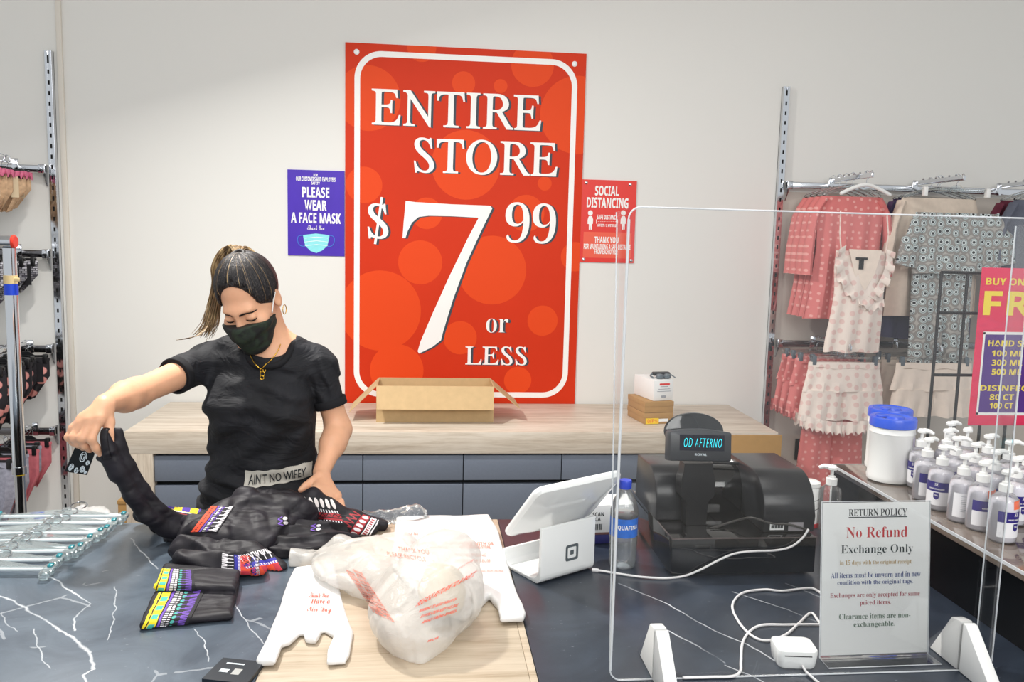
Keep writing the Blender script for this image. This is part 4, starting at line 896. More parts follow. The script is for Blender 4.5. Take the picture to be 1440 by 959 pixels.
obj('scroll_print', m, MATS['tag_silver'], tg); m = MB(); m.tube(cr([V[0].lerp(V[1], .5)-nn*.0006, V[0].lerp(V[1], .5)+Vector((.006, -.004, .012)), Vector(A_(144, 634, 1.945))-TO], 5), .0008, 5); obj('tag_string', m, MATS['tag_black'], tg)
# ------------------------------------------------------------------ plastic bags
t = NT('bag_white'); v = t.coord(); t.col(t.ramp(t.noise(v, 20, 3), [(.3, C(216, 215, 213)), (.7, C(228, 227, 226))])); t.b.inputs['Roughness'].default_value = .38; t.b.inputs['Subsurface Weight'].default_value = .1; t.b.inputs['Subsurface Radius'].default_value = (.01, .01, .01); MATS['bag_white'] = t.m
t = NT('bag_thin'); v = t.coord(); t.col(t.ramp(t.noise(v, 14, 3), [(.3, C(216, 212, 206)), (.7, C(230, 227, 222))])); t.b.inputs['Roughness'].default_value = .3; t.b.inputs['Alpha'].default_value = .5
t.bump(t.noise(v, 30, 4, .6, 1.5), .5, .006); MATS['bag_thin'] = t.m
pbr('bag_ink', C(226, 84, 62), .6); pbr('bag_ink_faint', C(232, 140, 122), .6); pbr('beige_cloth', C(206, 190, 160), .8)
def layered(amp): return lambda P: vnoise(P, 14, 2)*amp+np.abs(vnoise(P, 7, 5))*amp*1.3+np.sin(P[:, 2]*2*PI/.0042)*.0006
def z2(pts): return [tuple(at_z(u, v, ZC)[:2]) for u, v in pts]
def bag_stack(name, label, outline, hgt, seed):
    pl = z2(outline); S = SDF((min(p[0] for p in pl)-.03, min(p[1] for p in pl)-.03, .945), (max(p[0] for p in pl)+.03, max(p[1] for p in pl)+.03, ZC+hgt+.03), .0034)
    sd_poly(S, pl, ZC+.001, ZC+hgt, .008, tilt=lambda P: .004*vnoise(P*np.array([1, 1, 0]), 9, seed)); S.warp(layered(.0028), .02); S.plane((0, 0, ZC+.0008), (0, 0, -1), .001)
    mb = S.mb(1); o = obj(name, mb, MATS['bag_white'], None, 180); tag(o, label, 'carrier bags', 'stacks of flat white carrier bags'); return o, bvh_of(mb)
def ink(parent, bvh, lines, mat='bag_ink', name='bag_lettering', y0=1.7):
    m = MB()
    for body, bl, br, hpx, font in lines:     # bl, br: ends of the baseline
        a, b = Vector(at_z(*bl, ZC+.03)), Vector(at_z(*br, ZC+.03)); c = Vector(at_z(bl[0]+(bl[1]-br[1])*.2, bl[1]-hpx, ZC+.03))
        vs, fs = text_geo(body, font, .0, 0, 3); ax = min(v.x for v in vs); bx = max(v.x for v in vs); bz = max(v.y for v in vs); az = min(v.y for v in vs)
        m.add([a+(b-a)*((v.x-ax)/(bx-ax))+(c-a)*((v.y-az)/(bz-az)) for v in vs], fs)
    stick_from(m, bvh, .0013); o = obj(name, m, MATS[mat], parent, 0)
    if parent is not None and parent.location.length:
        for v in o.data.vertices: v.co -= parent.location
    return o
o, B = bag_stack('carrier_bag_stack', 'flat stack of white carrier bags along the oak inlay far edge', [(556, 735), (688, 732), (704, 762), (714, 806), (728, 842), (741, 872), (738, 880), (700, 883), (697, 858), (688, 846), (672, 862), (655, 880), (600, 860), (548, 800)], .02, 3)
ink(o, B, [('Thank You', (568, 753), (588, 753), 5, 'script'), ('THANK YOU FOR SHOPPING WITH US', (578, 766), (694, 767), 4, 'sans'), ('PLEASE RETURN TO A PARTICIPATING STORE', (600, 771), (690, 772), 4, 'sans'), ('FOR RECYCLING', (640, 783), (684, 783), 4, 'plain'), ('RECYCLE OR REUSE', (640, 791), (690, 791), 4, 'plain'), ('KEEP AWAY FROM CHILDREN', (668, 805), (708, 805), 3, 'plain')], 'bag_ink_faint')
o, B = bag_stack('carrier_bag_stack', 'flat stack of white carrier bags near the payment card, handles towards the camera', [(414, 806), (470, 800), (489, 868), (498, 892), (495, 926), (488, 938), (456, 942), (458, 922), (468, 900), (455, 893), (446, 909), (428, 908), (424, 898), (410, 912), (399, 916), (388, 941), (362, 942), (358, 936), (384, 876), (402, 832)], .016, 6)
ink(o, B, [('Thank You', (435, 841), (462, 841), 7, 'script'), ('Have a', (437, 849), (464, 849), 6, 'serif_italic'), ('Nice Day', (432, 863), (466, 864), 10, 'script')])
# big half-filled bag lying on top
Sb = SDF((-.3, 1.36, .945), (.16, 2.0, 1.14), .0038)
Sb.ell((.03, 1.6, 1.015), (.092, .15, .075), None, .03); Sb.ell((-.02, 1.53, .995), (.075, .115, .055), None, .04); Sb.ell((.05, 1.7, 1.035), (.07, .08, .055), None, .03)
Sb.ell((-.1, 1.8, .985), (.135, .12, .036), None, .04); Sb.cap((-.1, 1.84, .985), A_(399, 787, 1.9), .03, .007, .04); Sb.cap((-.05, 1.86, 1.0), A_(482, 766, 1.95), .03, .006, .03); Sb.cap(A_(399, 787, 1.9), A_(482, 766, 1.95), .007, .006, .05); Sb.cap((-.06, 1.62, .98), (-.12, 1.74, .985), .03, .03, .05); Sb.cap((.0, 1.47, .97), A_(590, 932, 1.43), .03, .012, .04)
def wb(P):
    r = voro(P, 60, 5, .012)*.6-.004
    for k, (dx, dy, dz, fr) in enumerate(((1, .4, .3, 26), (-.5, 1, .5, 22), (.3, -.6, 1, 34))): r = r+np.abs(np.sin((P@np.array([dx, dy, dz]))*fr+vnoise(P, 6, k)*3.4))*.0034
    return r-.005+np.abs(vnoise(P, 12, 11))*.006
Sb.warp(wb, .03); Sb.plane((0, 0, ZC+.0008), (0, 0, -1), .001); mb = Sb.mb(1)
o = obj('crumpled_carrier_bag', mb, MATS['bag_thin'], None, 180); tag(o, 'crumpled see-through white bag with red warning print lying on the flat bags', 'bag'); B = bvh_of(mb)
ink(o, B, [('PLEASE RETURN TO A PARTI', (583, 855), (664, 812), 11, 'sans'), ('WARNING: TO AVOID DANGER OF', (588, 862), (640, 845), 5, 'sans'), ('SUFFOCATION KEEP THIS BAG', (590, 870), (642, 853), 5, 'sans'), ('AWAY FROM BABIES', (592, 878), (640, 861), 5, 'sans'), ('REUSE', (601, 903), (616, 898), 3, 'sans'), ('DO NOT USE IN CRIBS', (643, 802), (664, 790), 4, 'plain')])
ink(o, B, [('KEEP THIS BAG AWAY FROM BABIES AND CHILDREN', (498, 806), (540, 868), 6, 'sans'), ('DO NOT USE IN CRIBS BEDS OR CARRIAGES', (510, 806), (556, 876), 6, 'sans'), ('PLEASE RECYCLE', (545, 782), (600, 790), 6, 'plain'), ('THANK YOU', (560, 775), (604, 780), 6, 'plain')], 'bag_ink_faint', 'bag_lettering')
S = SDF((-.02, 1.5, .95), (.11, 1.72, 1.08), .004); S.ell((.04, 1.62, 1.0), (.05, .08, .045)); S.warp(crumple(.01, 16, 5)); o = obj('rolled_towel', S.mb(1), MATS['beige_cloth'], None, 180); tag(o, 'beige cloth showing inside the crumpled carrier bag', 'cloth')
# empty clear wrapper at the far edge
t = MATS['clear_plastic']
S = SDF((-.17, 2.06, .945), (.1, 2.2, 1.03), .003); S.cap(A_(505, 727, 2.15), A_(560, 727, 2.15), .014, .015, .02); S.cap(A_(560, 727, 2.15), A_(588, 724, 2.15), .014, .02, .02); S.ell(A_(578, 724, 2.15), (.035, .025, .02), None, .015)
S.warp(crumple(.012, 30, 9), .03); S.plane((0, 0, ZC+.0008), (0, 0, -1), .001); o = obj('plastic_wrapper', S.mb(0), t, None, 180); tag(o, 'empty clear plastic wrapper behind the white bags at the counter far edge', 'wrapper')
# dark payment card at the front edge
pc = thing('payment_card', 'dark payment card with a pale chip lying at the bottom edge', 'card', at_z(332, 946, ZC)); P0 = Vector(pc.location)
q = [Vector(at_z(*p, ZC))-P0 for p in ((314, 931), (372, 937), (347, 968), (284, 961))]
m = MB(); m.add([p+Vector((0, 0, .0085)) for p in q]+[p+Vector((0, 0, .0006)) for p in q], [(3, 2, 1, 0), (4, 5, 6, 7)]+[(i, (i+1) % 4, (i+1) % 4+4, i+4) for i in range(4)]); obj('card_body', m, pbr('card_navy', C(24, 32, 42), .35), pc, 0)
def CQ(a, b): return (q[3].lerp(q[2], a)).lerp(q[0].lerp(q[1], a), b)+Vector((0, 0, .009))
m = MB(); m.add([CQ(*p) for p in ((.5, .3), (.68, .3), (.68, .56), (.5, .56))], [(0, 1, 2, 3)]); obj('chip', m, pbr('chip_silver', C(196, 198, 196), .3, .6), pc, 0)
m = MB(); m.add([CQ(*p) for p in ((.2, .74), (.62, .74), (.62, .8), (.2, .8))], [(0, 1, 2, 3)]); m.add([CQ(*p) for p in ((.2, .36), (.4, .36), (.4, .5), (.2, .5))], [(0, 1, 2, 3)]); obj('card_print', m, MATS['tag_silver'], pc, 0)
# ------------------------------------------------------------------ clear clip hangers in a stack
pbr('clip_teal', C(40, 130, 140), .25, spec=.6); pbr('hanger_bar', C(230, 238, 240), .25, .2)
glassy('hanger_clear', (.93, .97, .98, 1), .06, 2.6, .1, (.85, .93, .95, 1))
def make_hanger():
    t = thing('clip_hanger', '', 'hanger')
    m = MB(); m.tube([(-.158, 0, 0), (.158, 0, 0)], .0042, 8); obj('bar', m, MATS['hanger_bar'], t)
    m = MB(); m.box((0, .006, .001), (.05, .03, .009), .003); m.span((-.15, .004, -.003), (.15, .01, .004), .0015); m.prism([(-.12, .012), (.12, .012), (.03, .034), (-.03, .034)], -.001, .002, axis='z'); m.box((0, .03, .001), (.02, .022, .01), .003); obj('hanger_body', m, MATS['hanger_clear'], t)
    m = MB(); m.tube([(0, .036, .001), (0, .052, .001)]+[(.02-.02*math.cos(a)-.0, .058+.022*math.sin(a), .001) for a in [PI*i/10*1.25 for i in range(11)]], .0017, 6); obj('hook', m, MATS['chrome'], t)
    for s_ in (-1, 1):
        m = MB(); m.box((s_*.15, -.004, .001), (.026, .034, .012), .004); m.box((s_*.15, -.026, .001), (.022, .02, .018), .006); c = obj('clip', m, MATS['hanger_clear'], t)
        m = MB(); m.box((s_*.15, .006, .006), (.011, .014, .008), .0025); obj('clip_spring', m, MATS['clip_teal'], c)
    return t
h0 = make_hanger(); a, b = Vector(at_z(74, 790, ZC+.03)), Vector(at_z(178, 722, ZC+.03)); nH = 9; used = False; rng = random.Random(2)
names = ['nearest', 'second nearest', 'third nearest', 'fourth nearest', 'middle', 'fourth farthest', 'third farthest', 'second farthest', 'farthest']
for i in range(nH):
    p = a.lerp(b, i/(nH-1)); lab = f'clear clip hanger on the dark stone, {names[i]} of the nine in the stack'
    o = h0 if i == 0 else dup(h0); o.location = (p.x-.158+rng.uniform(-.004, .004), p.y, ZC+.016+.0035*(i % 3)); o.rotation_euler = (R(9), R(rng.uniform(-.5, .5)), R(rng.uniform(-2, 2))); o['label'] = lab; o['group'] = 'clear clip hangers on the counter'
# ------------------------------------------------------------------ right half of the front counter
def loc_mb(mb, o): 
    L_ = Vector(o.location)
    for i, p in enumerate(mb.v): mb.v[i] = p-L_
    return mb
# --- white point of sale terminal
p0, p1 = at_z(760, 824, ZC), at_z(835, 802, ZC); pa_ = math.atan2(p1.y-p0.y, p1.x-p0.x); W_ = (p1-p0).length
pos = thing('payment_terminal', 'white tablet payment terminal on a curved stand right of the bags', 'payment terminal', p0, pa_)
m = MB(); prof = [(0, .128), (0, .02)] + [(.02+.02*math.cos(R(a)), .02+.02*math.sin(R(a))) for a in (200, 220, 240, 260)] + [(.03, .0005), (.12, .0005)] + [(.12+.018*math.cos(R(a)), .0185+.018*math.sin(R(a))) for a in (-70, -45, -20)] + [(.14, .03), (.14, .042)]
inn = [(.14-.007, .042), (.133, .03), (.128, .016), (.118, .0085), (.034, .0085), (.02, .012), (.009, .024), (.008, .128)]
m.prism(prof+inn, 0, W_, axis='x', bev=.0012); obj('stand', m, MATS['white_gloss'], pos)
m = MB(); m.lathe([(.03, 0), (.032, .0006), (.03, .0012)], 24, (W_*.5, .05, -.0008)); obj('foot_pad', m, MATS['white_plastic'], pos)
m = MB(); cx, cz = W_*.56, .058
def sq(o_, i_, r1, r2): 
    A = rrect(cx-o_, cz-o_, cx+o_, cz+o_, r1, 4); B = rrect(cx-i_, cz-i_, cx+i_, cz+i_, r2, 4); n = len(A)
    m.add([(x, -.0007, z) for x, z in A+B], [(k, (k+1) % n, n+(k+1) % n, n+k) for k in range(n)])
sq(.0185, .0125, .005, .003); A = rrect(cx-.0052, cz-.0052, cx+.0052, cz+.0052, .001, 3); m.add([(x, -.0007, z) for x, z in A], [tuple(range(len(A)))]); obj('square_logo', m, pbr('logo_grey', C(92, 100, 104), .4), pos, 0)
# screen slab: top towards the customer, lower edge towards the assistant
m = MB(); out = rrect(-.125, -.09, .125, .09, .018, 6); inn = rrect(-.105, -.07, .105, .07, .012, 6); n = len(out)
rings = [[(x, 0, z) for x, z in [(a*.985, b*.98) for a, b in out]], [(x, -.003, z) for x, z in out], [(x, -.010, z) for x, z in out], [(x*.97, -.016, z*.96) for x, z in out], [(x*.86, -.021, z*.8) for x, z in out], [(x*.6, -.03, z*.45-.02) for x, z in out], [(x*.4, -.03, z*.3-.02) for x, z in out]]
m.loft(rings)
Tm = Matrix.Translation((W_*.5+.018, .048, .163)) @ Matrix.Rotation(R(41), 4, 'X') @ Matrix.Rotation(R(-1), 4, 'Y')
m.v = [Tm @ p for p in m.v]; obj('screen_case', m, MATS['white_gloss'], pos)
m = MB(); A = rrect(-.112, -.077, .112, .077, .006, 4); m.add([Tm @ Vector((x, .0008, z)) for x, z in A], [tuple(range(len(A)))[::-1]]); obj('screen', m, MATS['black_gloss'], pos, 0)
# --- water bottle
bl = at_z(879, 802, ZC); bl.y += .03
wbt = thing('water_bottle', 'clear water bottle with blue cap and label beside the terminal', 'bottle', bl)
pr = [(.02, .0), (.029, .002), (.0325, .012), (.031, .022), (.0325, .034), (.031, .046), (.0325, .058), (.0325, .072), (.0318, .074), (.0318, .122), (.0325, .124), (.032, .138), (.026, .158), (.016, .176), (.0125, .184), (.0125, .196)]
m = MB(); m.lathe(pr, 36); obj('bottle_shell', m, MATS['clear_plastic'], wbt)
m = MB(); m.lathe([(r*.955, z+.0015) for r, z in pr[:11]]+[(.03, .126)], 36); obj('water', m, MATS['water'], wbt)
m = MB(); m.lathe([(.0322, .0765), (.0322, .1205)], 40, cap=False); obj('label', m, pbr('label_blue', C(38, 108, 206), .35, nscale=60, namt=.2), wbt)
def wrap(rad, cx=0): return lambda p: Vector((rad*math.sin(p.x/rad), -rad*math.cos(p.x/rad), p.z))
m = MB(); m.text('AQUAFINA', -.03, .094, .03, .106, 0, 'sans', fn=wrap(.0326)); obj('label_lettering', m, MATS['ink_white'], wbt, 0)
m = MB(); m.lathe([(.0142, .186), (.0145, .188), (.0145, .203), (.0135, .205)], 28); obj('cap', m, pbr('cap_blue', C(26, 62, 196), .3), wbt)
# --- scanner box behind the bottle
sb = thing('scanner_box', 'white and navy scanner carton standing behind the water bottle', 'box', at_z(838, 778, ZC)+Vector((0, .06, 0)), R(4))
m = MB(); m.span((-.02, 0, .0005), (.115, .09, .024), .0015); obj('box_base', m, pbr('navy_card', C(52, 52, 112), .45), sb)
m = MB(); m.span((-.02, 0, .0245), (.115, .09, .1), .0015); obj('box_sleeve', m, MATS['paper_white'], sb)
m = MB(); m.span((-.0205, -.0006, .0245), (.1155, .0, .03)); obj('box_stripe', m, pbr('box_brown', C(120, 86, 84), .5), sb)
m = MB(); m.text('SCAN', .001, .072, .03, .082, -.0007, 'sans'); m.text('SCA', .001, .06, .022, .069, -.0007, 'sans')
for x, w_ in ((.0, .002), (.003, .001), (.005, .003), (.009, .001), (.012, .002), (.016, .003), (.02, .001), (.022, .002)): m.span((x+.002, -.0007, .037), (x+.002+w_, -.0004, .052))
obj('box_print', m, MATS['ink_black'], sb, 0)
# --- cash register
RX0, RX1, RY0, RY1 = .558, .897, 1.782, 2.15
rg = thing('cash_register', 'black cash register with drawer and blue customer display seen from its back', 'cash register', (RX0, RY0, ZC))
RW, RD_ = RX1-RX0, RY1-RY0
m = MB(); m.span((0, 0, .006), (RW, RD_, .09), .003); obj('cash_drawer', m, MATS['black_gloss'], rg)
m = MB(); m.span((-.0008, -.0006, .0885), (RW+.0008, .0012, .0912)); m.span((-.0008, 0, .0885), (.0012, RD_, .0912)); obj('drawer_edge_trim', m, pbr('trim_brown', C(122, 110, 108), .25, .6), rg)
for x in (.02, RW-.02):
    m = MB(); m.lathe([(.009, 0.0002), (.009, .006)], 14, (x, .03, 0)); m.lathe([(.009, 0.0002), (.009, .006)], 14, (x, RD_-.03, 0)); obj('rubber_foot', m, MATS['black_plastic'], rg)
def hoodprof(y0, y1, z0, z1, r): return [(y0, z0)]+[(y0+r-r*math.cos(R(a)), z1-r+r*math.sin(R(a))) for a in range(0, 91, 10)]+[(y1-.05, z1), (y1, z1-.05), (y1, z0)]
m = MB(); m.prism(hoodprof(.17, RD_-.01, .0915, .2, .06), .02, RW-.02, axis='x', bev=.003); obj('housing', m, MATS['black_gloss'], rg)
m = MB(); pf = [(.031, .0915), (.03, .13)]+[(.03+.09-.09*math.cos(R(a)), .13+.09*math.sin(R(a))) for a in range(0, 91, 8)]+[(.27, .218), (.3, .19), (.3, .0915)]
m.prism(pf, RW-.115, RW+.008, axis='x', bev=.004); obj('printer_hood', m, MATS['black_soft'], rg)
m = MB(); m.prism([(y+.12, z) for y, z in [(.0, .0915), (.0, .135)]+[(.075-.075*math.cos(R(a)), .135+.075*math.sin(R(a))) for a in range(10, 91, 8)]+[(.19, .205), (.2, .0915)]], -.006, .105, axis='x', bev=.004); obj('keyboard_hood', m, MATS['black_soft'], rg)
m = MB(); m.span((.0, -.0012, 0), (.034, 0, .016)); o = obj('barcode_sticker', m, MATS['paper_white'], rg); o.location = (RW-.1, .0298, .098)
m = MB(); m.span((.0, -.0012, 0), (.036, 0, .02)); o2 = obj('rating_sticker', m, pbr('sticker_grey', C(150, 146, 150), .4), rg); o2.location = (RW-.056, .0298, .0955)
m = MB()
for k in range(13): m.span((.003+k*.0022, -.0017, .004), (.0042+k*.0022+(.0006 if k % 3 else 0), -.0011, .012))
obj('barcode_bars', m, MATS['ink_black'], o, 0)
m = MB(); dx, dy = .082, .105
m.loft([[(dx+a*w_, dy+b*d_, z) for a, b in ((-1, -1), (1, -1), (1, 1), (-1, 1))] for z, w_, d_ in ((.0915, .024, .02), (.15, .028, .02), (.162, .04, .022), (.2, .041, .022), (.218, .036, .02), (.24, .034, .018))]); obj('display_post', m, MATS['black_plastic'], rg)
dh = bpy.data.objects.new('display_head', bpy.data.meshes.new('display_head')); bpy.data.objects.remove(dh)
m = MB(); top = [(-.067+.134*i/12, .0285+.006*math.sin(PI*i/12)) for i in range(13)]; m.prism([(-.067, -.027), (.067, -.027)]+top[::-1], -.018, .012, bev=.004)
hd = obj('display_head', m, pbr('display_grey', C(52, 54, 58), .35), rg); hd.location = (dx-.003, dy-.012, .279); hd.rotation_euler = (R(-10), R(3), R(7)); hd.scale = (1.16, 1.1, 1.22)
m = MB(); m.add([(-.047, -.0186, -.007), (.05, -.0186, -.007), (.05, -.0186, .023), (-.047, -.0186, .023)], [(0, 1, 2, 3)]); obj('display_window', m, pbr('display_dark', C(12, 16, 34), .1), hd, 0)
m = MB(); m.text('OD AFTERNO', -.039, -.0005, .043, .0165, -.0192, 'plain', space=1.25, shear=.12, off=-.014); obj('display_digits', m, pbr('digit_cyan', C(40, 210, 226), .5, emit=C(50, 222, 236), es=1.1), hd, 0)
m = MB(); m.text('ROYAL', -.014, -.0165, .012, -.012, -.019, 'sans'); obj('brand_lettering', m, MATS['tag_silver'], hd, 0)
m = MB(); m.lathe([(.066, -.004), (.0685, 0), (.066, .006), (.05, .009)], 40, sy=.62); m.v = [Matrix.Rotation(R(78), 4, 'X') @ p for p in m.v]; k = obj('display_dome', m, MATS['black_gloss'], rg); k.location = (dx, dy+.03, .306); k.scale = (1.12, 1, 1.05); k.rotation_euler = (0, R(2), R(7))
m = MB(); E_ = Vector(rg.location); pts = [Vector(at_y(*p))-E_ for p in ((986, 746, 1.86), (1010, 740, 1.85), (1035, 732, 1.845), (1057, 728, 1.82), (1085, 736, 1.812), (1112, 738, 1.808), (1138, 746, 1.81))]; m.tube(cr(pts, 6), .0026, 6); obj('display_lead', m, pbr('lead_grey', C(70, 68, 66), .35), rg)
pn = thing('pen', 'black and silver pen lying on top of the cash register', 'pen', at_y(1022, 646, 1.99), R(-4)); pn.location.z = ZC+.2035
m = MB(); m.tube([(-.035, 0, .0042), (.03, 0, .0042)], .0038, 10); obj('barrel', m, MATS['black_plastic'], pn); m = MB(); m.tube([(.0302, 0, .0042), (.05, 0, .0042), (.058, 0, .0042)], [.0036, .0032, .001], 10); obj('tip', m, MATS['chrome'], pn)
m = MB(); m.span((-.005, .0035, .007), (.0, .0045, .009)); m.span((-.036, -.001, .0078), (.0, .001, .0092)); obj('clip', m, MATS['chrome'], pn)
rp = thing('paper_slip', 'small white paper slip on top of the cash register', 'paper', (at_y(1046, 648, 2.0).x, 2.03, ZC+.2022)); m = MB(); m.grid(lambda a, b: Vector((-.03+.06*a, -.02+.04*b, .0012+.003*math.sin(a*PI)*b)), 10, 6); m.grid(lambda a, b: Vector((.03-.06*a, -.02+.04*b, .0004+.003*math.sin(a*PI)*b)), 10, 6); obj('slip', m, MATS['paper_white'], rp)
# --- cables
pbr('cable_white', C(238, 236, 236), .4)
def cable(label, pts, r=.0026, name='white_cable'):
    P = [at_z(u, v, ZC+.0034) if y is None else at_y(u, v, y) for u, v, y in pts]; o = thing(name, label, 'cable', P[0]); m = MB(); m.tube([p-P[0] for p in cr(P, 8)], r, 8); obj('cord', m, MATS['cable_white'], o, 180); m = MB(); m.tube([(0, 0, 0), ((P[1]-P[0]).normalized()*.014)], r*1.7, 10); obj('plug', m, MATS['cable_white'], o)
    return o
cable('white cable running from the payment terminal up to the cash register', [(833, 801, None), (848, 803, None), (866, 806, None), (900, 811, None), (935, 813, None), (962, 810, None), (985, 801, 1.774), (1012, 787, 1.774), (1035, 778, 1.774), (1062, 775, 1.774), (1090, 774, 1.774), (1112, 769, 1.774), (1128, 757, 1.774), (1137, 744, 1.775)])
cable('white cable looped on the dark stone to the left of the return policy sign', [(1166, 843, None), (1150, 831, None), (1137, 827, None), (1100, 831, None), (1075, 829, None), (1044, 834, None), (1030, 851, None), (1038, 873, None), (1056, 893, None), (1078, 901, None), (1104, 893, None), (1123, 877, None), (1140, 862, None), (1150, 872, None), (1160, 886, None)])
cable('white cable bending round the left foot of the clear screen', [(1166, 878.5, None), (1140, 878, None), (1105, 878.5, None), (1072, 879, None), (1054, 888, None), (1044, 905, None), (1042, 930, None), (1041, 944, None), (1030, 951, None), (1000, 952, None), (960, 953, None)])
# --- card reader
r0 = at_z(1093, 942, ZC); rd = thing('card_reader', 'small white card reader lying left of the return policy sign', 'card reader', r0, R(-7))
out = rrect(0, 0, .074, .062, .014, 6); m = MB(); n = len(out); cx, cy_ = .037, .031
m.loft([[(cx+(x-cx)*s_, cy_+(y-cy_)*s_, z) for x, y in out] for z, s_ in ((.0006, .86), (.004, .92), (.02, .98), (.03, 1.0), (.034, .97), (.0345, .85))]); obj('reader_body', m, MATS['white_gloss'], rd, 60)
m = MB(); m.span((.012, -.0012, .026), (.06, .002, .0273)); obj('card_slot', m, MATS['slot_black'], rd)
m = MB(); m.tube(cr([(.044, .0, .009), (.046, -.012, .006), (.052, -.03, .004), (.058, -.05, .004)], 6), .0022, 8); obj('reader_cord', m, MATS['cable_white'], rd)
# --- clear screen with feet
SY = 1.345; sx0, sx1, sz0, sz1 = .323, 1.022, ZC+.0015, 1.757
sc_ = thing('sneeze_guard', 'clear acrylic screen standing on two white feet on the right counter', 'clear screen', (sx0, SY, ZC))
def edge_rect(pts): return pts
W2, H2 = sx1-sx0, sz1-sz0
A = rrect(0, .0015, W2, H2, .02, 6); m = MB(); m.prism(A, -.0025, .0025); obj('acrylic_sheet', m, MATS['acrylic'], sc_)
m = MB(); m.tube([(x, -.001, z) for x, z in A], .0014, 6, closed=True); m.tube([(.0005, -.0015, .02), (.0005, -.0015, H2-.02)], .0024, 6); obj('polished_edge', m, MATS['acrylic_edge'], sc_)
m = MB(); wing = [(.003, .012), (.003, H2-.002), (.098, H2-.006), (.09, H2-.03), (.012, .03)]; m.prism(wing, 0, .004, axis='x'); obj('side_wing', m, MATS['acrylic_wing'], sc_)
m = MB(); m.tube([(.002, .012, .03), (.002, .09, H2-.03), (.002, .098, H2-.006)], .0012, 6); obj('wing_edge', m, MATS['acrylic_edge'], sc_)
m = MB(); m.prism([(.003, .03), (.003, H2-.01), (.042, H2-.012), (.042, .05), (.03, .03)], W2-.004, W2, axis='x'); obj('side_wing', m, MATS['acrylic_wing'], sc_)
m = MB(); m.tube([(W2-.002, .004, .012), (W2-.002, .03, .03), (W2-.002, .042, .05), (W2-.002, .042, H2-.012)], .0013, 6); obj('wing_edge', m, MATS['acrylic_edge'], sc_)
for fx in (at_z(917, 957, ZC).x+.012-sx0, at_z(1372, 957, ZC).x-sx0):
    for y0, y1, pf in ((0, 1, [(.085, .0008), (.03, .088), (.003, .092), (.003, .0008)]), (0, 1, [(-.003, .0008), (-.003, .092), (-.012, .09), (-.1, .0008)])):
        m = MB(); m.prism(pf, fx-.0115, fx+.0115, axis='x', bev=.002); obj('foot', m, MATS['white_plastic'], sc_)
# --- return policy sign
q0, q1 = at_z(1158, 934, ZC), at_z(1318, 931, ZC)
rs = thing('policy_sign', 'clear stand holding the white RETURN POLICY notice behind the screen', 'sign', ((q0.x+q1.x)/2, 1.402, ZC), R(1))
w_ = .106; lean = R(6.5); hh = .288
m = MB(); m.span((-w_, -.0028, .003), (w_, -.0008, hh)); m.span((-w_, .0008, .003), (w_, .0028, hh)); back = obj('sign_holder', m, MATS['acrylic'], rs); back.rotation_euler = (-lean, 0, 0)
m = MB(); m.tube([(-w_, 0, .002), (-w_, 0, hh), (w_, 0, hh), (w_, 0, .002)], .0012, 6); obj('holder_edge', m, MATS['acrylic_edge'], back)
m = MB(); m.add([(-w_-.002, -.038, .0008), (w_+.002, -.038, .0008), (w_, .002, .0008), (-w_, .002, .0008), (-w_-.002, -.038, .0032), (w_+.002, -.038, .0032), (w_, .002, .0032), (-w_, .002, .0032)], [(3, 2, 1, 0), (4, 5, 6, 7), (0, 1, 5, 4), (1, 2, 6, 5), (2, 3, 7, 6), (3, 0, 4, 7)]); ft = obj('holder_foot', m, MATS['acrylic'], rs)
m = MB(); m.tube([(-w_, .0, .002), (-w_-.002, -.038, .002), (w_+.002, -.038, .002), (w_, .0, .002)], .0011, 6); obj('foot_edge', m, MATS['acrylic_edge'], ft)
m = MB(); m.span((-w_+.0015, -.0006, .006), (w_-.0015, .0006, hh-.002)); pp = obj('notice_paper', m, MATS['paper_white'], rs); pp.rotation_euler = (-lean, 0, 0)
# line positions measured down the sheet (fractions of its height) and across it
notes = {'ink_black': [('RETURN POLICY', .245, .785, .048, .093, 'serif', 0)], 'ink_red': [('No Refund', .225, .79, .162, .232, 'serif', -.009)],
         'ink_dark': [('Exchange Only', .18, .845, .277, .345, 'serif', -.009)], 'ink_ochre': [('in 15 days with the original receipt.', .17, .84, .375, .41, 'serif', 0)],
         'ink_blue': [('All items must be unworn and in new', .09, .92, .452, .488, 'serif', 0), ('condition with the original tags.', .15, .85, .502, .538, 'serif', 0)],
         'ink_maroon': [('Exchanges are only accepted for same', .085, .915, .582, .62, 'serif', 0), ('priced items.', .36, .645, .632, .67, 'serif', 0)],
         'ink_green': [('Clearance items are non-', .17, .83, .716, .752, 'serif', 0), ('exchangeable.', .305, .685, .77, .812, 'serif', 0)]}
pbr('ink_dark', C(30, 48, 52), .6); pbr('ink_ochre', C(178, 148, 92), .6); pbr('ink_blue', C(44, 66, 128), .6); pbr('ink_maroon', C(158, 52, 66), .6); pbr('ink_green', C(60, 104, 74), .6)
for mt, ls in notes.items():
    m = MB()
    for body, a, b, t0, t1, f, of in ls: m.text(body, -w_+2*w_*a, hh*(1-t1), -w_+2*w_*b, hh*(1-t0), -.0008, f, off=of, res=3)
    if mt == 'ink_black': m.span((-w_+2*w_*.245, -.0009, hh*(1-.104)), (-w_+2*w_*.785, -.0007, hh*(1-.098)))
    obj('notice_lettering', m, MATS[mt], pp, 0)
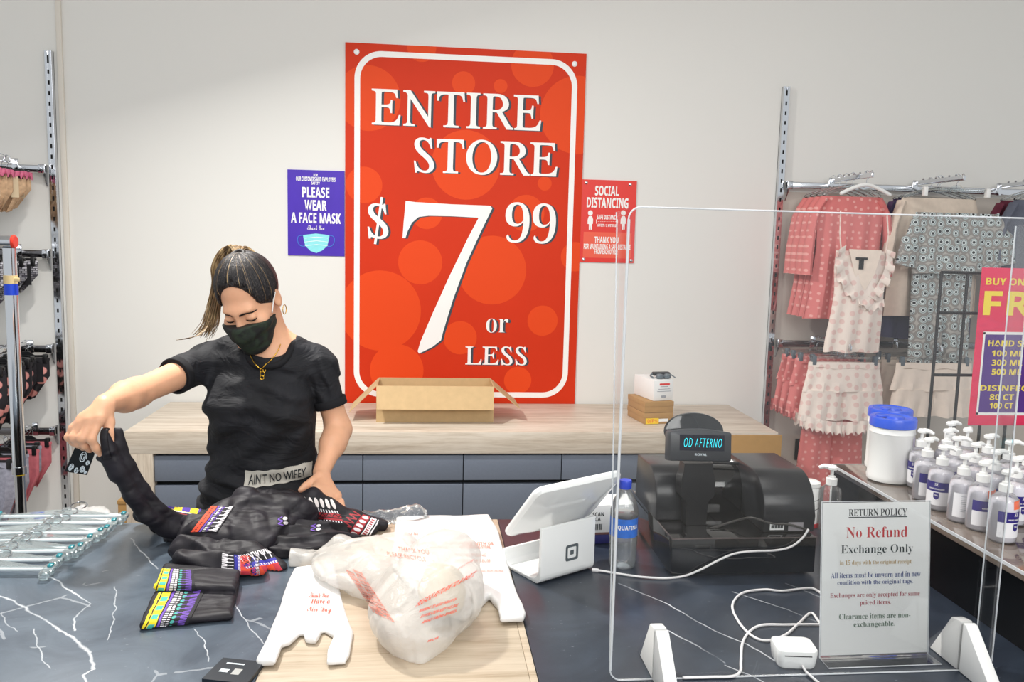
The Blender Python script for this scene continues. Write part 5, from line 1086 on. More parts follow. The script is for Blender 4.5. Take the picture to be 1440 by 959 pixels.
# --- pump bottle and small tub beside the riser
def pump(m, z, r, ang=0, s=1):
    m.lathe([(r, z), (r, z+.016*s), (r*.62, z+.018*s), (r*.62, z+.022*s), (.0042*s, z+.023*s), (.0042*s, z+.038*s), (.012*s, z+.039*s), (.0125*s, z+.045*s), (.009*s, z+.049*s), (.001, z+.05*s)], 20)
    d = Vector((math.cos(ang), math.sin(ang), 0)); zt = z+.045*s; m.tube([Vector((0, 0, zt))+d*.004*s, Vector((0, 0, zt+.001))+d*.02*s, Vector((0, 0, zt-.004*s))+d*.032*s], [.0072*s, .006*s, .0042*s], 8)
pl = at_z(1172, 750, ZC); pl.y += .03; pt = thing('pump_bottle', 'clear hand gel bottle with tall white pump on the counter beside the black riser', 'bottle', pl); pt.location.x = min(pt.location.x, LX-.036)
m = MB(); m.lathe([(.024, .001), (.028, .004), (.0285, .1), (.026, .113), (.014, .122), (.012, .126)], 28); obj('bottle_shell', m, MATS['clear_plastic'], pt)
m = MB(); m.lathe([(.023, .003), (.0265, .006), (.027, .07)], 28); obj('gel', m, MATS['clear_gel'], pt)
m = MB(); pump(m, .124, .0145, R(160), 1.05); obj('pump', m, MATS['white_plastic'], pt)
m = MB(); m.tube([(0, 0, .012), (0, 0, .124)], .0025, 8); obj('dip_tube', m, MATS['white_plastic'], pt)
m = MB(); m.grid(lambda a, b: Vector((.0289*math.cos(R(-75+90*a)), .0289*math.sin(R(-75+90*a)), .02+.06*b)), 14, 2); obj('label', m, MATS['paper_white'], pt)
pl = at_z(1153, 748, ZC); pl.y += .05; tb = thing('white_tub', 'small white tub with a red base half hidden behind the pump bottle', 'tub', pl); tb.location.x = 1.035
m = MB(); m.lathe([(.026, .0125), (.027, .02), (.027, .105), (.025, .11)], 28); obj('tub_body', m, MATS['white_plastic'], tb)
m = MB(); m.lathe([(.028, .001), (.029, .003), (.029, .012)], 28); obj('tub_base', m, MATS['ink_red'], tb); m = MB(); m.lathe([(.0255, .1102), (.027, .112), (.027, .122), (.02, .126)], 28); obj('lid', m, MATS['white_plastic'], tb)
m = MB(); 
for z in (.045, .07): m.grid(lambda a, b: Vector((.0273*math.cos(R(-150+120*a)), .0273*math.sin(R(-150+120*a)), z+.01*a+.0016*b)), 16, 2)
obj('tub_stripes', m, MATS['ink_black'], tb, 0)
# --- wipe canisters on the ledge
pbr('lid_blue', C(10, 74, 206), .25, spec=.6)
LZ = 1.1005
c0 = at_z(1266, 683, 1.1)
def canister(p, rz, label):
    t = thing('wipes_canister', label, 'canister', (p[0], p[1], LZ), rz, 'wipe canisters on the ledge')
    m = MB(); m.lathe([(.05, 0), (.0545, .003), (.056, .012), (.0545, .016), (.0545, .125), (.056, .128), (.0545, .134), (.054, .142)], 44); obj('body', m, MATS['white_plastic'], t)
    m = MB(); m.lathe([(.0545, .1425), (.0572, .144), (.0572, .163), (.0555, .167), (.045, .168), (.04, .165), (.026, .164), (.024, .169), (.01, .171), (.001, .171)], 44); li = obj('lid', m, MATS['lid_blue'], t); m = MB(); m.box((-.03, 0, .1692), (.03, .016, .004), .0015); obj('lid_tab', m, MATS['lid_blue'], li)
    m = MB(); m.grid(lambda a, b: Vector((.0549*math.cos(R(-55+60*a)), .0549*math.sin(R(-55+60*a)), .02+.1*b)), 16, 2); l = obj('label', m, pbr('label_lilac', C(214, 204, 226), .5), t)
    m = MB(); m.text('WIPES', -.028, -.004, .028, .006, 0, 'sans', fn=lambda p: Vector((.0553*math.cos(R(-28)-p.z/.0553), .0553*math.sin(R(-28)-p.z/.0553), .07+p.x))); obj('label_lettering', m, MATS['sign_purple'], l, 0)
    return t
canister((c0.x, c0.y+.055), 0, 'white wipes canister with blue lid at the front left of the ledge')
canister((c0.x+.055, c0.y+.165), R(40), 'white wipes canister with blue lid half hidden behind the other canister')
# --- sanitizer bottles on the ledge
pbr('label_violet', C(44, 34, 120), .45); pbr('sticker_orange', C(240, 104, 34), .5); pbr('label_text', C(140, 144, 156), .6); pbr('label_white', C(236, 235, 238), .5)
def sanitizer(back=False):
    t = thing('sanitizer_bottle', '', 'bottle'); r = .0275
    m = MB(); m.lathe([(.021, 0), (.026, .002), (r, .006), (r, .082), (.0255, .092), (.0165, .101), (.0118, .104), (.0118, .107)], 30); obj('bottle_shell', m, MATS['clear_gel'], t)
    m = MB(); m.lathe([(.02, .0012), (.0252, .004), (.0264, .0065), (.0264, .08), (.024, .0885)], 30); obj('gel', m, pbr('gel_tint', C(240, 238, 244), .25, alpha=.88) if 'gel_tint' not in MATS else MATS['gel_tint'], t)
    m = MB(); pump(m, .1055, .0135, 0, .92); obj('pump', m, MATS['white_plastic'], t)
    m = MB(); g = lambda rr, z0, z1, a0, a1: m.grid(lambda a, b: Vector((rr*math.cos(R(-90+a0+(a1-a0)*a)), rr*math.sin(R(-90+a0+(a1-a0)*a)), z0+(z1-z0)*b)), 18, 2)
    g(r+.0003, .014, .068, -75, 75); l = obj('label', m, MATS['label_white'], t)
    if not back:
        m = MB(); g(r+.0005, .046, .0685, -75, 75); obj('label_band', m, MATS['label_violet'], l, 0)
        m = MB(); wf = wrap(r+.0009); bm_ = [(-.006, .032), (.0, .0275), (.006, .032), (.006, .044), (-.006, .044)]; m.add([wf(Vector((x, 0, z))) for x, z in bm_], [(0, 1, 2, 3, 4)]); obj('shield_emblem', m, MATS['label_violet'], l, 0)
        m = MB(); m.text('SL', -.0055, .0595, .005, .0665, 0, 'serif_italic', fn=wf); m.text('HAND SANITIZER', -.017, .051, .017, .0542, 0, 'sans', fn=wf, res=2); m.text('70%', -.0042, .036, .0042, .0395, 0, 'sans', fn=wrap(r+.0011), res=2); obj('label_lettering', m, MATS['ink_white'], l, 0)
    else:
        m = MB(); wf = wrap(r+.0007)
        for k in range(9): m.add([wf(Vector((x, 0, z))) for x, z in [(-.02+.04*i/8, .062-k*.0042) for i in range(9)]+[(.02-.04*i/8, .0612-k*.0042) for i in range(9)]], [tuple(range(18))[::-1]])
        for k in range(9): x = .004+k*.0016; m.add([wf(Vector((a, 0, b))) for a, b in ((x, .0165), (x+.0009, .0165), (x+.0009, .0235), (x, .0235))], [(0, 1, 2, 3)])
        obj('label_print', m, MATS['label_text'], l, 0)
    return t
front = [(1300, 690, -60, 0, 0), (1309, 707, 15, 0, 0), (1330, 721, -48, 0, 0), (1361, 738, 5, 1, 0), (1388, 750, 6, 0, 1), (1421, 767, 18, 0, 1)]
sA, sB = sanitizer(False), sanitizer(True); usedA = usedB = False; ordn = ['farthest', 'second farthest', 'third', 'fourth', 'fifth', 'nearest']
def put(p, rz, back, label):
    global usedA, usedB
    src = sB if back else sA; used_ = usedB if back else usedA
    o = dup(src) if used_ else src
    if back: usedB = True
    else: usedA = True
    o.location = (p[0], p[1], LZ); o.rotation_euler = (0, 0, rz); o['label'] = label; o['group'] = 'sanitizer bottles on the ledge'; return o
for i, (u, v, a, bk, st) in enumerate(front):
    p = at_z(u, v, 1.1); p.y += .029
    o = put(p, R(a), bk, f'clear sanitizer bottle in the front row on the ledge, {ordn[i]} from the camera' if 1 < i < 5 else f'clear sanitizer bottle in the front row on the ledge, {ordn[i]} to the camera' if i == 5 else f'clear sanitizer bottle in the front row on the ledge, {ordn[i]} away beside the canister')
    if st:
        m = MB(); m.grid(lambda a_, b: Vector((.0272*math.cos(R(-105+60*a_))*(1 if b < .5 else .93), .0272*math.sin(R(-105+60*a_))*(1 if b < .5 else .93)-.0006, .074+.017*b+.002*a_)), 12, 3); obj('price_sticker', m, MATS['sticker_orange'], o)
rows = [(1309+25, 690, 10), (1347, 704, -30), (1374, 716, 20), (1402, 729, 0), (1432, 742, 10), (1338, 676, 5), (1362, 688, 40), (1392, 700, 10), (1422, 711, -20), (1450, 722, 15)]
for i, (u, v, a) in enumerate(rows):
    p = at_z(u, v, 1.1); p.y += .029; p.x += .004
    put(p, R(a), False, f'clear sanitizer bottle in the {"second" if i < 5 else "third"} row on the ledge, {["farthest", "second farthest", "middle", "fourth", "nearest"][i % 5]} of its row')
# ------------------------------------------------------------------ back counter boxes
pbr('kraft', C(200, 170, 126), .75, nscale=30, namt=.05); pbr('kraft_inside', C(186, 152, 100), .8); pbr('kraft_dark', C(176, 136, 82), .75, nscale=30, namt=.05)
xa, xb, ya, yb2, hb = -.222, .330, 3.935, 4.17, .165
zf = at_y(610, 543, ya).z-BZ
cb = thing('cardboard_carton', 'open empty cardboard carton with folded out flaps under the price poster', 'carton', ((xa+xb)/2, ya, BZ)); hw = (xb-xa)/2; dp = yb2-ya; T = .004
m = MB(); m.span((-hw, 0, .001), (hw, dp, .005)); m.span((-hw, 0, .0052), (-hw+T, dp, zf)); m.span((hw-T, 0, .0052), (hw, dp, zf)); m.span((-hw+T, 0, .0052), (hw-T, T, zf)); m.span((-hw+T, dp-T, .0052), (hw-T, dp, zf)); obj('carton_body', m, MATS['kraft'], cb)
def flap(a, b, d, name='flap'):
    a, b, d = Vector(a), Vector(b), Vector(d); n = (b-a).cross(d).normalized()*T*.8; m = MB(); i = (b-a).normalized()*.006
    v = [a, b, b+d-i, a+d+i]; m.add(v+[p+n for p in v], [(3, 2, 1, 0), (4, 5, 6, 7)]+[(k, (k+1) % 4, (k+1) % 4+4, k+4) for k in range(4)]); obj(name, m, MATS['kraft'], cb, 0)
flap((-hw, -.001, zf), (hw, -.001, zf), (0, -.07, -.098)); flap((-hw-.001, dp, zf), (-hw-.001, 0, zf), (-.125, 0, -.125)); flap((hw+.001, 0, zf), (hw+.001, dp, zf), (.125, 0, -.105)); flap((hw, dp+.001, zf), (-hw, dp+.001, zf), (0, .045, -.11))
kb = at_z(906, 597, BZ)
def kraftbox(z, lab, s=1):
    t = thing('kraft_box', lab, 'box', (kb.x, kb.y, BZ+z), R(9), 'kraft boxes on the back counter'); m = MB(); m.span((0, 0, .0006), (.148, .21, .052), .0015); obj('box_base', m, MATS['kraft_dark'], t)
    m = MB(); m.span((-.0015, -.0015, .03), (.1495, .2115, .0548), .001); obj('box_lid', m, MATS['kraft_dark'], t)
    return t
k1 = kraftbox(0, 'flat brown kraft box with a yellow sticker, under the other kraft box'); kraftbox(.0555, 'flat brown kraft box resting under the small white box')
m = MB(); m.span((.006, -.0034, .002), (.073, -.0018, .03)); st = obj('sticker', m, pbr('sticker_yellow', C(246, 208, 30), .5), k1); m = MB(); m.span((.074, -.003, .012), (.122, -.0018, .026)); obj('address_label', m, MATS['paper_white'], k1)
m = MB(); m.text('OFF', .014, .008, .046, .026, -.0038, 'sans'); m.text('%', .05, .008, .068, .024, -.0038, 'sans'); obj('sticker_lettering', m, MATS['sticker_orange'], st, 0)
wb_ = at_y(923, 572, kb.y+.02); wx = thing('white_box', 'white carton with a red stripe on top of the kraft boxes', 'box', (kb.x+.045, kb.y+.018, BZ+.1112), R(14)); m = MB(); m.span((0, 0, .0005), (.105, .2, .1), .0015); obj('box_body', m, MATS['paper_white'], wx)
m = MB(); m.span((.03, -.0012, .076), (.085, .0004, .085)); obj('red_stripe', m, MATS['sign_red'], wx, 0); m = MB()
for x0_, x1_, z in ((.035, .075, .068), (.024, .088, .056), (.018, .094, .045)): m.span((x0_, -.001, z), (x1_, .0004, z+.0022))
for k in range(9): m.span((.042+k*.0028, -.001, .014), (.0434+k*.0028, .0004, .026))
obj('box_print', m, MATS['label_text'], wx, 0)
gd = thing('handheld_scanner', 'small grey gadget lying on the white box', 'gadget', (kb.x+.105, kb.y+.075, BZ+.2122), R(10)); pbr('gadget_grey', C(96, 106, 114), .35)
m = MB(); m.box((0, .03, .02), (.09, .03, .018), .006); obj('strap', m, MATS['black_plastic'], gd)
for s_ in (-1, 1): m = MB(); m.lathe([(.012, 0.001), (.018, .003), (.019, .014), (.014, .022), (.004, .024)], 20, (s_*.02, 0, 0)); obj('lens_housing', m, MATS['gadget_grey'], gd)
m = MB(); m.box((0, .01, .01), (.02, .03, .014), .004); m.tube(cr([(-.045, .03, .02), (-.06, .02, .012), (-.055, .0, .006)], 5), .004, 8); m.tube(cr([(.045, .03, .02), (.06, .015, .008), (.058, -.01, .005)], 5), .003, 8); obj('bridge', m, MATS['gadget_grey'], gd)
p = at_y(1012, 612, 3.60); q = at_y(1100, 612, 3.60); fl = thing('flattened_carton', 'flattened brown carton leaning on the oak counter end behind the register', 'carton', (p.x, 3.60, 0), R(0)); m = MB()
for k in range(3): m.span((.004*k, .014*k, .001), (q.x-p.x-.003*k, .014*k+.0125, p.z-.004*k), .001)
obj('cardboard_sheets', m, MATS['kraft_dark'], fl)
# white sack and small box at the left end of the back counter
S = SDF((-1.6, 3.5, -.01), (-1.26, 3.72, .62), .008); S.ell((-1.4, 3.61, .22), (.12, .09, .24), None, .03); S.ell((-1.41, 3.61, .4), (.12, .08, .13), None, .04); S.ell((-1.4, 3.6, .46), (.1, .07, .06), None, .04); S.warp(crumple(.03, 14, 3), .06); S.plane((0, 0, .002), (0, 0, -1), .002)
o = obj('tied_sack', S.mb(0), MATS['bag_white'], None, 180); tag(o, 'crumpled white plastic sack on the floor beside the oak counter left end', 'sack')
p = at_y(163, 702, 3.74); o = thing('storage_box', 'brown box standing behind the white sack left of the oak counter', 'box', (p.x, 3.76, 0)); m = MB(); m.span((0, 0, .001), (.085, .25, p.z-.03), .002); obj('box_body', m, MATS['kraft_dark'], o); m = MB(); m.span((-.002, -.002, p.z-.0298), (.087, .252, p.z-.012), .001); obj('box_lid', m, MATS['kraft_dark'], o)
p = at_y(1127, 632, WALL_Y-.012); ol = thing('wall_outlet', 'black wall outlet low on the wall beside the pink trousers', 'outlet', (p.x, WALL_Y-.0065, p.z)); m = MB(); m.box((0, -.004, 0), (.075, .008, .12), .003); obj('cover_plate', m, MATS['black_plastic'], ol)
for s_ in (-1, 1): m = MB(); m.box((0, -.0088, s_*.026), (.034, .002, .03), .001); obj('socket', m, MATS['white_plastic'], ol)
# ------------------------------------------------------------------ hung clothes
def m_dots(name, base, dot, scale, r=.34, soft=.06, rings=None):
    t = NT(name); v = t.coord('Object', (1, 1, 1), (R(90), 0, 0)); vo = t.n('ShaderNodeTexVoronoi', voronoi_dimensions='2D'); vo.inputs['Scale'].default_value = scale; vo.inputs['Randomness'].default_value = .45; t.l(v, vo.inputs['Vector'])
    st_ = [(0, dot), (r, dot), (r+soft, base)] if not rings else rings
    t.col(t.ramp(vo.outputs['Distance'], st_, bool(rings))); t.b.inputs['Roughness'].default_value = .8; t.bump(t.noise(t.coord(), 300, 2), .08, .002); MATS[name] = t.m
m_dots('cloth_pink_dots', C(214, 122, 120), C(232, 168, 162), 26, .15); m_dots('cloth_cream_dots', C(240, 226, 216), C(232, 200, 192), 21, .24)
m_dots('cloth_floral', C(150, 152, 150), C(40, 44, 48), 23, rings=[(0, C(28, 30, 34)), (.15, C(214, 222, 222)), (.26, C(104, 112, 116)), (.32, C(186, 200, 200)), (.4, C(140, 136, 132)), (.62, C(176, 172, 166))])
pbr('cloth_pink', C(214, 106, 108), .8, nscale=30, namt=.08); pbr('cloth_cream', C(240, 224, 210), .8, nscale=40, namt=.04); pbr('cloth_beige', C(222, 206, 190), .8, nscale=40, namt=.05); pbr('cloth_navy', C(62, 58, 92), .8, nscale=30, namt=.1); pbr('cloth_grey', C(92, 96, 110), .8, nscale=30, namt=.12); pbr('cloth_maroon', C(104, 40, 58), .8, nscale=30, namt=.12); pbr('cloth_plum', C(84, 62, 96), .8)
glassy('hanger_glass', (.93, .95, .95, 1), .08, 2.2)
def body(mb, rows, fold=(5, .01), n=48, ph=0, M=None):   # rows: (z, x left, x right, half depth)
    rings = []; z0, z1 = rows[0][0], rows[-1][0]; R_ = []
    for (za, la, ra, da), (zb, lb, rb, db) in zip(rows[:-1], rows[1:]):
        for k in range(4): f = k/4; R_.append((za+(zb-za)*f, la+(lb-la)*f, ra+(rb-ra)*f, da+(db-da)*f))
    R_.append(rows[-1])
    for z, l, r, d in R_:
        c, w2 = (l+r)/2, (r-l)/2; f = abs(z-z0)/max(abs(z1-z0), 1e-6); g = []
        for k in range(n):
            a = 2*PI*k/n; x = math.copysign(abs(math.cos(a))**.85, math.cos(a)); y = math.sin(a)
            wv = fold[1]*(f**.7)*math.sin(fold[0]*x*PI+ph+f*1.2)
            g.append(Vector((c+w2*x, d*y+wv*(1 if abs(y) > .1 else .2), z+.004*math.sin(7*x+ph)*f)))
        rings.append(g)
    mb.loft(rings); return mb
def frill(mb, pts, amp, wv, w, down=(0, 0, -1), n=90, ph=0):   # ruffle hanging from a seam line
    P = cr(pts, max(4, n//(len(pts)-1))); m_ = len(P); d = Vector(down)
    for s_ in (-1, 1):
        vs = []
        for j in range(4):
            for i, p in enumerate(P): f = j/3; vs.append(p + d*w*f + Vector((0, -amp*f*(.6+math.sin(i/m_*wv*2*PI+ph))-.001*s_, .008*f*math.sin(i/m_*wv*4*PI+ph))))
        fs = [(j*m_+i, j*m_+i+1, (j+1)*m_+i+1, (j+1)*m_+i) for j in range(3) for i in range(m_-1)]
        mb.add(vs, fs if s_ > 0 else [f[::-1] for f in fs])
def face_out(x, z, y1, label, group):
    t = thing('face_out_arm', label, 'display arm', (x, WALL_Y-.064, z), 0, group); L_ = WALL_Y-.064-y1
    m = MB(); m.span((-.006, -L_, -.012+.03), (.006, 0, .012+.03), .002); obj('arm_bar', m, MATS['chrome'], t); m = MB(); m.span((-.014, -.004, -.02), (.014, .002, .045), .002); obj('arm_bracket', m, MATS['chrome'], t)
    n_ = 7
    for k in range(n_): m = MB(); m.lathe([(.004, 0), (.006, .004), (.004, .009), (.0005, .011)], 10, (0, -L_+.012+k*(L_-.03)/n_, .042)); obj('notch_bead', m, MATS['chrome'], t)
    return t
def hang(name, label, cat, x, y, z, group=None, rz=0): return thing(name, label, cat, (x, y, z), R(rz), group)
def hook_tube(m, r=.0022, top=.0): m.tube([(0, 0, -.06), (0, 0, -.03), (.008, 0, -.02), (.016, 0, -.006), (.014, 0, .008), (.0, 0, .0155), (-.012, 0, .009)], r, 6)
def add_hanger(t, w, kind, mat='hanger_glass', sub=None):
    # hanger is a part of the hung piece: body with hook (and clips)
    m = MB()
    if kind == 'shoulder': m.tube(cr([(-w, 0, -.1), (-w*.55, 0, -.072), (0, 0, -.052), (w*.55, 0, -.072), (w, 0, -.1)], 6), [.006]+[.009]*23+[.006], 10)
    else: m.tube([(-w, 0, -.062), (w, 0, -.062)], .0055, 8); m.prism([(-.05, -.066), (.05, -.066), (.016, -.04), (-.016, -.04)], -.003, .003)
    h = obj('hanger', m, MATS[mat], t); m = MB(); hook_tube(m); obj('hanger_hook', m, MATS['chrome'], h)
    if kind == 'clip':
        for s_ in (-1, 1): m = MB(); m.box((s_*w*.86, 0, -.075), (.02, .026, .046), .004); obj('hanger_clip', m, MATS[sub or 'gadget_grey'], h)
    return h
HP = .0405+.014           # hook height above the rail datum
# upper right arms
AZ = 2.0
xA, xB, xC = at_y(1216, 260, 4.0).x, at_y(1343, 262, 4.0).x, at_y(1470, 266, 4.0).x
for x, w_ in ((xA, 'first'), (xB, 'second'), (xC, 'third')): face_out(x, 2.018, 3.93, f'chrome face-out arm of the upper rail, {w_} from the wall standard', 'upper face-out arms')
for k in range(4):
    y = 4.10+k*.07; t = hang('pink_pyjama', f'dotted pink sleep top on the upper rail, {["first", "second", "third", "fourth"][k]} behind the cream camisole', 'top', xA-.01, y, AZ+.056, 'dotted pink tops', (-1, 1, -1, 1)[k])
    m = MB(); body(m, [(-.105, -.15, .15, .012), (-.16, -.175, .175, .018), (-.36, -.165, .165, .024), (-.56, -.185, .185, .03), (-.72, -.21, .21, .032)], (4, .016), ph=k); obj('garment_body', m, MATS['cloth_pink_dots'], t)
    for s_ in (-1, 1): m = MB(); m.tube(cr([(s_*.14, 0, -.115), (s_*.185, 0, -.2), (s_*.205, 0, -.36), (s_*.21, 0, -.5)], 5), [.03]*5+[.036]*5+[.04]*5+[.045], 12, flat=.6); obj('sleeve', m, MATS['cloth_pink_dots'], t)
    add_hanger(t, .15, 'shoulder')
t = hang('cream_camisole', 'cream dotted camisole with ruffled neckline at the front of the upper rail', 'camisole', xA, 3.985, AZ+.056)
m = MB(); W = lambda u, v: at_y(u, v, 3.985)-Vector(t.location)
rowsC = []
for u0, u1, v, d in ((1176, 1246, 352, .014), (1173, 1246, 375, .024), (1173, 1242, 410, .03), (1168, 1240, 440, .032), (1160, 1236, 475, .034), (1157, 1234, 494, .034)): a, b = W(u0, v), W(u1, v); rowsC.append((a.z, a.x, b.x, d))
body(m, rowsC, (3, .01)); obj('garment_body', m, MATS['cloth_cream_dots'], t)
for pts in ([(1181, 296), (1180, 330), (1182, 356)], [(1246, 302), (1248, 330), (1244, 356)]): m = MB(); m.tube([W(*p)+Vector((0, -.008, 0)) for p in pts], .006, 8, flat=.4); obj('strap', m, MATS['cloth_cream_dots'], t)
m = MB(); frill(m, [W(*p)+Vector((0, -.03, 0)) for p in ((1186, 344), (1182, 372), (1192, 398), (1210, 418), (1234, 428))], .012, 5, .055, (-.75, 0, -.5)); obj('neck_ruffle', m, MATS['cloth_cream_dots'], t)
m = MB(); frill(m, [W(*p)+Vector((0, -.03, 0)) for p in ((1242, 350), (1240, 375), (1230, 398), (1216, 416))], .012, 4, .05, (.75, 0, -.45), ph=1); obj('neck_ruffle', m, MATS['cloth_cream_dots'], t)
m = MB(); frill(m, [W(*p)+Vector((0, -.034, 0)) for p in ((1202, 420), (1218, 428), (1238, 420))], .006, 3, .03, (.1, 0, -1)); obj('wrap_front', m, MATS['cloth_cream_dots'], t)
m = MB(); A = [W(*p)+Vector((0, -.0285, 0)) for p in ((1190, 350), (1236, 352), (1226, 385), (1212, 408), (1198, 386))]; m.add(A, [tuple(range(len(A)))]); obj('neck_opening', m, MATS['cloth_cream'], t, 0)
m = MB(); a = W(1207, 364); m.span((a.x-.012, -.034, a.z-.05), (a.x+.012, -.0325, a.z)); m.span((a.x-.03, -.0335, a.z-.004), (a.x+.03, -.0325, a.z+.008)); obj('size_tag', m, MATS['black_plastic'], t)
add_hanger(t, .13, 'shoulder', 'white_plastic')
# second arm
for k, (mt, nm, dz, dx) in enumerate((('cloth_beige', 'beige', -.5, -.06), ('cloth_navy', 'navy', -.62, -.03), ('cloth_plum', 'plum', -.56, -.02))):
    y = 4.10+k*.075; t = hang('hung_sleepwear', f'{nm} sleepwear piece hanging behind the grey print set', 'sleepwear', xB+dx+.045, y, AZ+.056, None, (1, -1, 1)[k]); m = MB(); body(m, [(-.1, -.2, .2, .012), (-.2, -.23, .23, .022), (-.4, -.24, .24, .03), (dz-.2, -.25, .25, .036)], (4, .018), ph=k*2); obj('garment_body', m, MATS[mt], t)
    m = MB(); m.tube(cr([(-.2, 0, -.12), (-.25, -.01, -.3), (-.265, 0, dz-.05)], 6), [.03]*6+[.04]*6+[.045], 12, flat=.7); obj('sleeve', m, MATS[mt], t); add_hanger(t, .2, 'shoulder')
t = hang('floral_pyjama_set', 'grey floral print pyjama top and trousers at the front of the second arm', 'pyjamas', xB, 3.985, AZ+.056); W = lambda u, v: at_y(u, v, 3.985)-Vector(t.location)
def rows_px(L_): 
    o_ = []
    for u0, u1, v, d in L_: a, b = W(u0, v), W(u1, v); o_.append((a.z, a.x, b.x, d))
    return o_
m = MB(); body(m, rows_px([(1288, 1402, 298, .012), (1284, 1408, 320, .022), (1283, 1410, 350, .03), (1283, 1408, 384, .034)]), (4, .009)); obj('pyjama_top', m, MATS['cloth_floral'], t)
for P in ([(1294, 306), (1282, 338), (1272, 374)], [(1394, 306), (1408, 335), (1412, 372)]): m = MB(); m.tube(cr([W(*p)+Vector((0, -.006, 0)) for p in P], 6), [.04]*6+[.055]*6+[.06], 14, flat=.4, up=(0, 1, 0)); obj('sleeve', m, MATS['cloth_floral'], t)
for P in ([(1288, 1338, 380, .02), (1286, 1334, 430, .03), (1284, 1331, 480, .03), (1283, 1330, 518, .032)], [(1322, 1374, 380, .02), (1326, 1370, 430, .03), (1330, 1368, 480, .03), (1331, 1366, 516, .032)]): m = MB(); body(m, [(z, l, r, d) for z, l, r, d in rows_px(P)], (2, .008)); m.v = [p+Vector((0, .035, 0)) for p in m.v]; obj('trouser_leg', m, MATS['cloth_floral'], t)
add_hanger(t, .19, 'clip', sub='white_plastic')
for k, (mt, nm) in enumerate((('cloth_grey', 'grey'), ('cloth_maroon', 'maroon'))):
    t = hang('hung_sleepwear', f'dark {nm} sleepwear piece at the photo right edge on the third arm', 'sleepwear', xC+.0, 4.0+k*.1, AZ+.056); m = MB(); body(m, [(-.1, -.16, .16, .012), (-.2, -.21, .21, .024), (-.45, -.2, .2, .03), (-.75, -.22, .22, .034)], (4, .015), ph=k); obj('garment_body', m, MATS[mt], t)
    for s_ in (-1, 1): m = MB(); m.tube(cr([(s_*.16, 0, -.12), (s_*.22, 0, -.25), (s_*.24, 0, -.4)], 5), [.03]*5+[.04]*5+[.045], 12, flat=.6); obj('sleeve', m, MATS[mt], t)
    add_hanger(t, .16, 'shoulder')
# lower right arms: shorts on clip hangers
BZ2 = 1.157; xD, xE = at_y(1186, 500, 4.0).x, at_y(1312, 500, 4.0).x
for x, w_ in ((xD, 'ruffled'), (xE, 'beige')): face_out(x, 1.175, 3.93, f'chrome face-out arm of the lower rail holding the {w_} shorts', 'lower face-out arms')
def shorts(t, wt, wb, ht, mt, ruf=False, ph=0):
    m = MB(); body(m, [(-.085, -wt, wt, .014), (-.11, -wt*1.01, wt*1.01, .018), (-.16, -wt*1.06, wt*1.06, .026), (-.085-ht*.5, -wt*1.14, wt*1.14, .034)], (5, .008), ph=ph); obj('shorts_body', m, MATS[mt], t)
    m = MB(); body(m, [(-.083, -wt-.002, wt+.002, .017), (-.112, -wt-.004, wt+.004, .021)], (9, .001), ph=ph); obj('waistband', m, MATS[mt], t)
    for s_ in (-1, 1):
        m = MB(); a, b = (-wb, .006) if s_ < 0 else (-.006, wb); body(m, [(-.085-ht*.48, a*.92 if s_ < 0 else a, b if s_ < 0 else b*.92, .033), (-.085-ht, a, b, .04)], (3, .01), ph=ph+s_); obj('short_leg', m, MATS[mt], t)
        if ruf:
            m = MB(); z = -.085-ht; frill(m, [(a, -.025, z+.03 if s_ < 0 else z-.01), ((a+b)/2, -.045, z+.005), (b, -.03, z-.01 if s_ < 0 else z+.03)], .011, 5, .06); frill(m, [(a, .025, z+.03 if s_ < 0 else z-.01), ((a+b)/2, .045, z+.005), (b, .03, z-.01 if s_ < 0 else z+.03)], -.011, 5, .06); obj('hem_ruffle', m, MATS[mt], t)
t = hang('ruffled_shorts', 'cream dotted shorts with ruffled hems at the front of the lower rail', 'shorts', xD, 3.985, BZ2+.056); shorts(t, .185, .225, .29, 'cloth_cream_dots', True); add_hanger(t, .185, 'clip')
for k in range(3):
    t = hang('pink_shorts', f'dotted pink shorts on the lower rail, {["first", "second", "third"][k]} behind the cream ruffled shorts', 'shorts', xD-.01, 4.11+k*.08, BZ2+.056, 'dotted pink shorts', (1, -1, 1)[k]); shorts(t, .19, .225, .27, 'cloth_pink_dots', True, k); add_hanger(t, .19, 'clip')
t = hang('pink_trousers', 'long dotted pink pyjama trousers hanging below the ruffled shorts', 'trousers', xD-.01, 4.045, BZ2+.056); 
for a, b in ((-.14, .0), (.0, .14)): m = MB(); body(m, [(-.085, a, b, .014), (-.3, a*1.1, b*1.1, .026), (-.62, a*1.25, b*1.25, .026), (-.95, a*1.35, b*1.35, .028)], (2, .008), ph=a*9); obj('trouser_leg', m, MATS['cloth_pink_dots'], t)
add_hanger(t, .15, 'clip')
t = hang('beige_shorts', 'plain beige shorts on clip hanger right of the ruffled shorts', 'shorts', xE, 3.985, BZ2+.056); shorts(t, .2, .225, .27, 'cloth_cream'); add_hanger(t, .2, 'clip')
for k in range(2):
    t = hang('beige_shorts', f'beige shorts on the lower rail, {["first", "second"][k]} behind the front beige pair', 'shorts', xE-.01, 4.1+k*.09, BZ2+.056); shorts(t, .2, .22, .26, 'cloth_beige', False, k+1); add_hanger(t, .2, 'clip')
